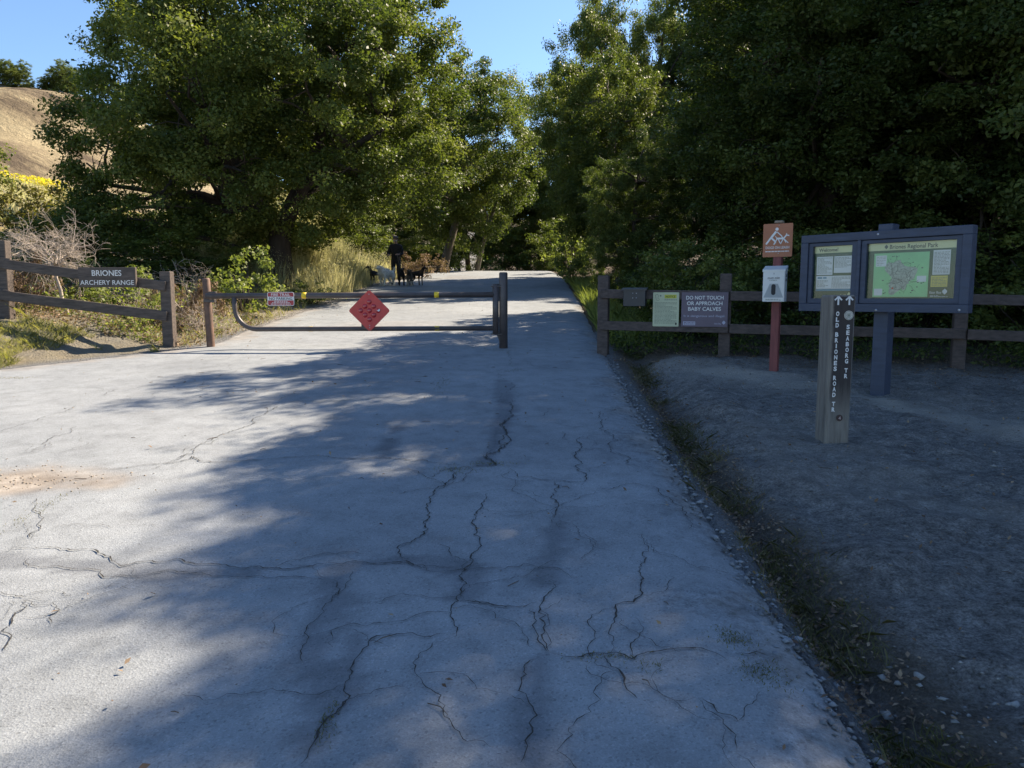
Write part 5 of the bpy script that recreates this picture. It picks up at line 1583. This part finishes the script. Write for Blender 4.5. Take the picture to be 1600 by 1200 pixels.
M_dw = dog_mat('white_fluffy_coat', (.82, .82, .79))
M_db = dog_mat('black_coat', (.012, .012, .014))
M_dbw = dog_mat('black_coat_white_legs', (.016, .015, .015), chest=(.55, .53, .5))
M_dg = dog_mat('grey_brown_coat', (.16, .14, .115), (.05, .045, .04), .45, .55, 4, chest=(.5, .47, .42))
M_dbt = dog_mat('black_coat_tan', (.014, .013, .013), (.06, .035, .02), .55, .62, 4)
PX_, PY_ = -4.32, 28.9
def onr(x, y): return (x, y, rz_(x, y))
dogs = [make_dog('black and white dog with white legs at the left end of the pack', onr(-5.0, 28.6), R(-35), .60, M_dbw, seed=1, stocky=.85, head_up=.02),
        make_dog('big fluffy white dog standing in front of the person', onr(-4.55, 28.1), R(-30), .64, M_dw, seed=2, stocky=1.3, furlen=.06, head_up=-.06, tail_up=.35),
        make_dog('black dog right beside the white dog, facing the gate', onr(-4.00, 28.1), R(10), .58, M_db, seed=3, stocky=1.05, head_up=-.05),
        make_dog('grey-brown dog with pale chest and legs in front of the black dogs', onr(-3.68, 27.9), R(5), .50, M_dg, seed=4, stocky=1.05, furlen=.035, head_up=.0),
        make_dog('black dog at the right end of the pack looking away to the side', onr(-3.48, 28.35), R(48), .60, M_dbt, seed=5, stocky=1.0, head_up=.0, ear='up')]

M_skin = simple('skin', (.42, .27, .20), .55, .08, 9)
M_jacket = simple('black_jacket_cloth', (.014, .015, .019), .85, .3, 20, bmp=.3)
M_trousers = simple('dark_trousers_cloth', (.016, .018, .026), .85, .3, 20, bmp=.3)
M_cap = simple('charcoal_cap_cloth', (.10, .10, .11), .8, .3, 20)
M_beard = simple('grey_beard', (.45, .43, .40), .9, .2, 40)
person = thing('person', 'person in dark cap, black jacket and trousers holding five dog leashes', 'person', onr(PX_, PY_), R(-8))
J = {'pel': ((0, .01, .96), (.15, .11)), 'waist': ((0, .01, 1.10), (.145, .105)), 'chest': ((0, .0, 1.30), (.155, .10)), 'neckb': ((0, .01, 1.47), (.075, .07)), 'neck': ((0, 0, 1.54), .056), 'chin': ((0, -.015, 1.60), (.068, .075)), 'face': ((0, -.012, 1.66), (.078, .092)), 'crown': ((0, .005, 1.735), (.072, .085))}
E = [('pel', 'waist'), ('waist', 'chest'), ('chest', 'neckb'), ('neckb', 'neck'), ('neck', 'chin'), ('chin', 'face'), ('face', 'crown')]
Jc = {k: J[k] for k in ('pel', 'waist', 'chest')}; Ec = [('pel', 'waist'), ('waist', 'chest')]
Jc['neckb'] = ((0, .01, 1.505), (.085, .085)); Ec.append(('chest', 'neckb'))
Jt = {'pel': ((0, .01, .97), (.165, .125)), 'pelt': ((0, .01, 1.03), (.16, .12))}; Et = [('pel', 'pelt')]
for s, q in ((-1, 'l'), (1, 'r')):
    hand = (s * .13, -.30, 1.10) if s > 0 else (s * .17, -.31, 1.08)
    elb = (s * .27, -.03, 1.12)
    J['sh' + q] = ((s * .19, 0, 1.415), .062); J['el' + q] = (elb, .044); J['wr' + q] = ((hand[0] + s * .03, hand[1] + .06, hand[2] - .005), .03); J['hd' + q] = (hand, (.036, .022))
    E += [('chest', 'sh' + q), ('sh' + q, 'el' + q), ('el' + q, 'wr' + q), ('wr' + q, 'hd' + q)]
    for fi, (ox, ln) in enumerate(((-.027, .85), (-.009, 1.0), (.009, .95), (.027, .75))):
        a = (hand[0] + ox, hand[1] - .045 * ln, hand[2] + .004); b_ = (hand[0] + ox, hand[1] - .06 * ln, hand[2] - .035 * ln)
        J['f%d%s' % (fi, q)] = (a, .009); J['g%d%s' % (fi, q)] = (b_, .008)
        E += [('hd' + q, 'f%d%s' % (fi, q)), ('f%d%s' % (fi, q), 'g%d%s' % (fi, q))]
    J['t0' + q] = ((hand[0] - s * .045, hand[1] - .005, hand[2] - .012), .011); J['t1' + q] = ((hand[0] - s * .04, hand[1] - .045, hand[2] - .03), .009)
    E += [('hd' + q, 't0' + q), ('t0' + q, 't1' + q)]
    J['hp' + q] = ((s * .095, .01, .88), .095); J['kn' + q] = ((s * .105, -.01, .48), .06); J['an' + q] = ((s * .115, .03, .09), .042); J['to' + q] = ((s * .13, -.12, .035), .035)
    E += [('pel', 'hp' + q), ('hp' + q, 'kn' + q), ('kn' + q, 'an' + q), ('an' + q, 'to' + q)]
    Jc['sh' + q] = ((s * .195, 0, 1.415), .078); Jc['el' + q] = (elb, .062); Jc['cf' + q] = (tuple(np.array(J['wr' + q][0]) + np.array([s * .02, .05, .004])), .048)
    Ec += [('chest', 'sh' + q), ('sh' + q, 'el' + q), ('el' + q, 'cf' + q)]
    Jt['hp' + q] = ((s * .095, .01, .87), .108); Jt['kn' + q] = ((s * .105, -.01, .48), .078); Jt['an' + q] = ((s * .115, .03, .12), .066)
    Et += [('pel', 'hp' + q), ('hp' + q, 'kn' + q), ('kn' + q, 'an' + q)]
for k in ('pel', 'waist', 'chest'):
    r0 = J[k][1]; Jc[k] = (J[k][0], (r0[0] * 1.22, r0[1] * 1.32))
Jc['hem'] = ((0, .01, .89), (.178, .135)); Ec.append(('pel', 'hem'))
skin_mesh('body', J, E, 'pel', M_skin, person)
skin_mesh('jacket', Jc, Ec, 'chest', M_jacket, person)
skin_mesh('trousers', Jt, Et, 'pel', M_trousers, person)
for s in (-1, 1):
    mb = MB(); mb.tube([(s * .115, .075, .045), (s * .118, .0, .055), (s * .128, -.10, .045), (s * .135, -.17, .03)], [.035, .048, .045, .025], 10); mb.build('shoe', M_cap, person)
    mb = MB(); mb.dome((s * .03, -.100, 1.675), .011, .006, 8, 3); mb.build('eye', M_black, person)
    mb = MB(); mb.tube([(s * .078, .005, 1.64), (s * .088, .012, 1.665), (s * .08, .005, 1.69)], [.010, .014, .010], 6); mb.build('ear', M_skin, person)
mb = MB(); mb.tube([(0, -.098, 1.69), (0, -.118, 1.655), (0, -.10, 1.642)], [.008, .015, .010], 7); mb.build('nose', M_skin, person)
mb = MB(); mb.tube([(-.024, -.096, 1.618), (0, -.102, 1.616), (.024, -.096, 1.618)], .006, 6); mb.build('mouth', simple('lips', (.3, .13, .11), .6, .1), person)
mb = MB(); mb.tube([(-.07, -.03, 1.635), (-.055, -.075, 1.605), (0, -.10, 1.59), (.055, -.075, 1.605), (.07, -.03, 1.635)], [.014, .022, .026, .022, .014], 8); mb.build('beard', M_beard, person)
mb = MB(); mb.tube([(0, .0, 1.695), (0, .0, 1.73), (0, .0, 1.775), (0, .0, 1.795)], [.097, .099, .078, .02], 16); capo = mb.build('cap', M_cap, person)
mb = MB()
rim = [(.085 * math.sin(R(a)), -.075 - .085 * math.cos(R(a)) ** 1 if abs(a) < 90 else -.06, 1.703 - .012 * math.cos(R(a))) for a in range(-80, 81, 20)]
mb.add(rim + [(p[0], p[1], p[2] + .008) for p in rim] + [(0, -.05, 1.705), (0, -.05, 1.715)], [tuple(range(9)) + (18,), tuple(range(17, 8, -1)) + (19,)] + [(k, k + 1, k + 10, k + 9) for k in range(8)])
mb.build('visor', M_cap, capo)

M_leash = simple('leash_webbing', (.10, .085, .06), .8, .2, 20)
pm = Matrix.Translation(Vector(onr(PX_, PY_))) @ Matrix.Rotation(R(-8), 4, 'Z')
for dg_, nm in zip(dogs, ('black and white dog', 'fluffy white dog', 'black dog beside the white one', 'grey-brown dog', 'black dog at the right end')):
    hnd = pm @ Vector((.15 if dg_.location.x > -4.3 else -.16, -.35, 1.075))
    h = {0: .60, 1: .66, 2: .58, 3: .5, 4: .6}[dogs.index(dg_)]
    dm = Matrix.Translation(dg_.location) @ Matrix.Rotation(dg_.rotation_euler.z, 4, 'Z')
    nk = dm @ Vector((0, -.50 * h, h * 1.02))
    pts = [hnd.lerp(nk, k / 8) - Vector((0, 0, .10 * math.sin(math.pi * k / 8))) for k in range(9)]
    mb = MB(); mb.tube(pts, .007, 5)
    o = mb.build('dog_leash', M_leash)
    tag(o, 'thin leash running from the person to the ' + nm, 'leash', 'leashes held by the person')
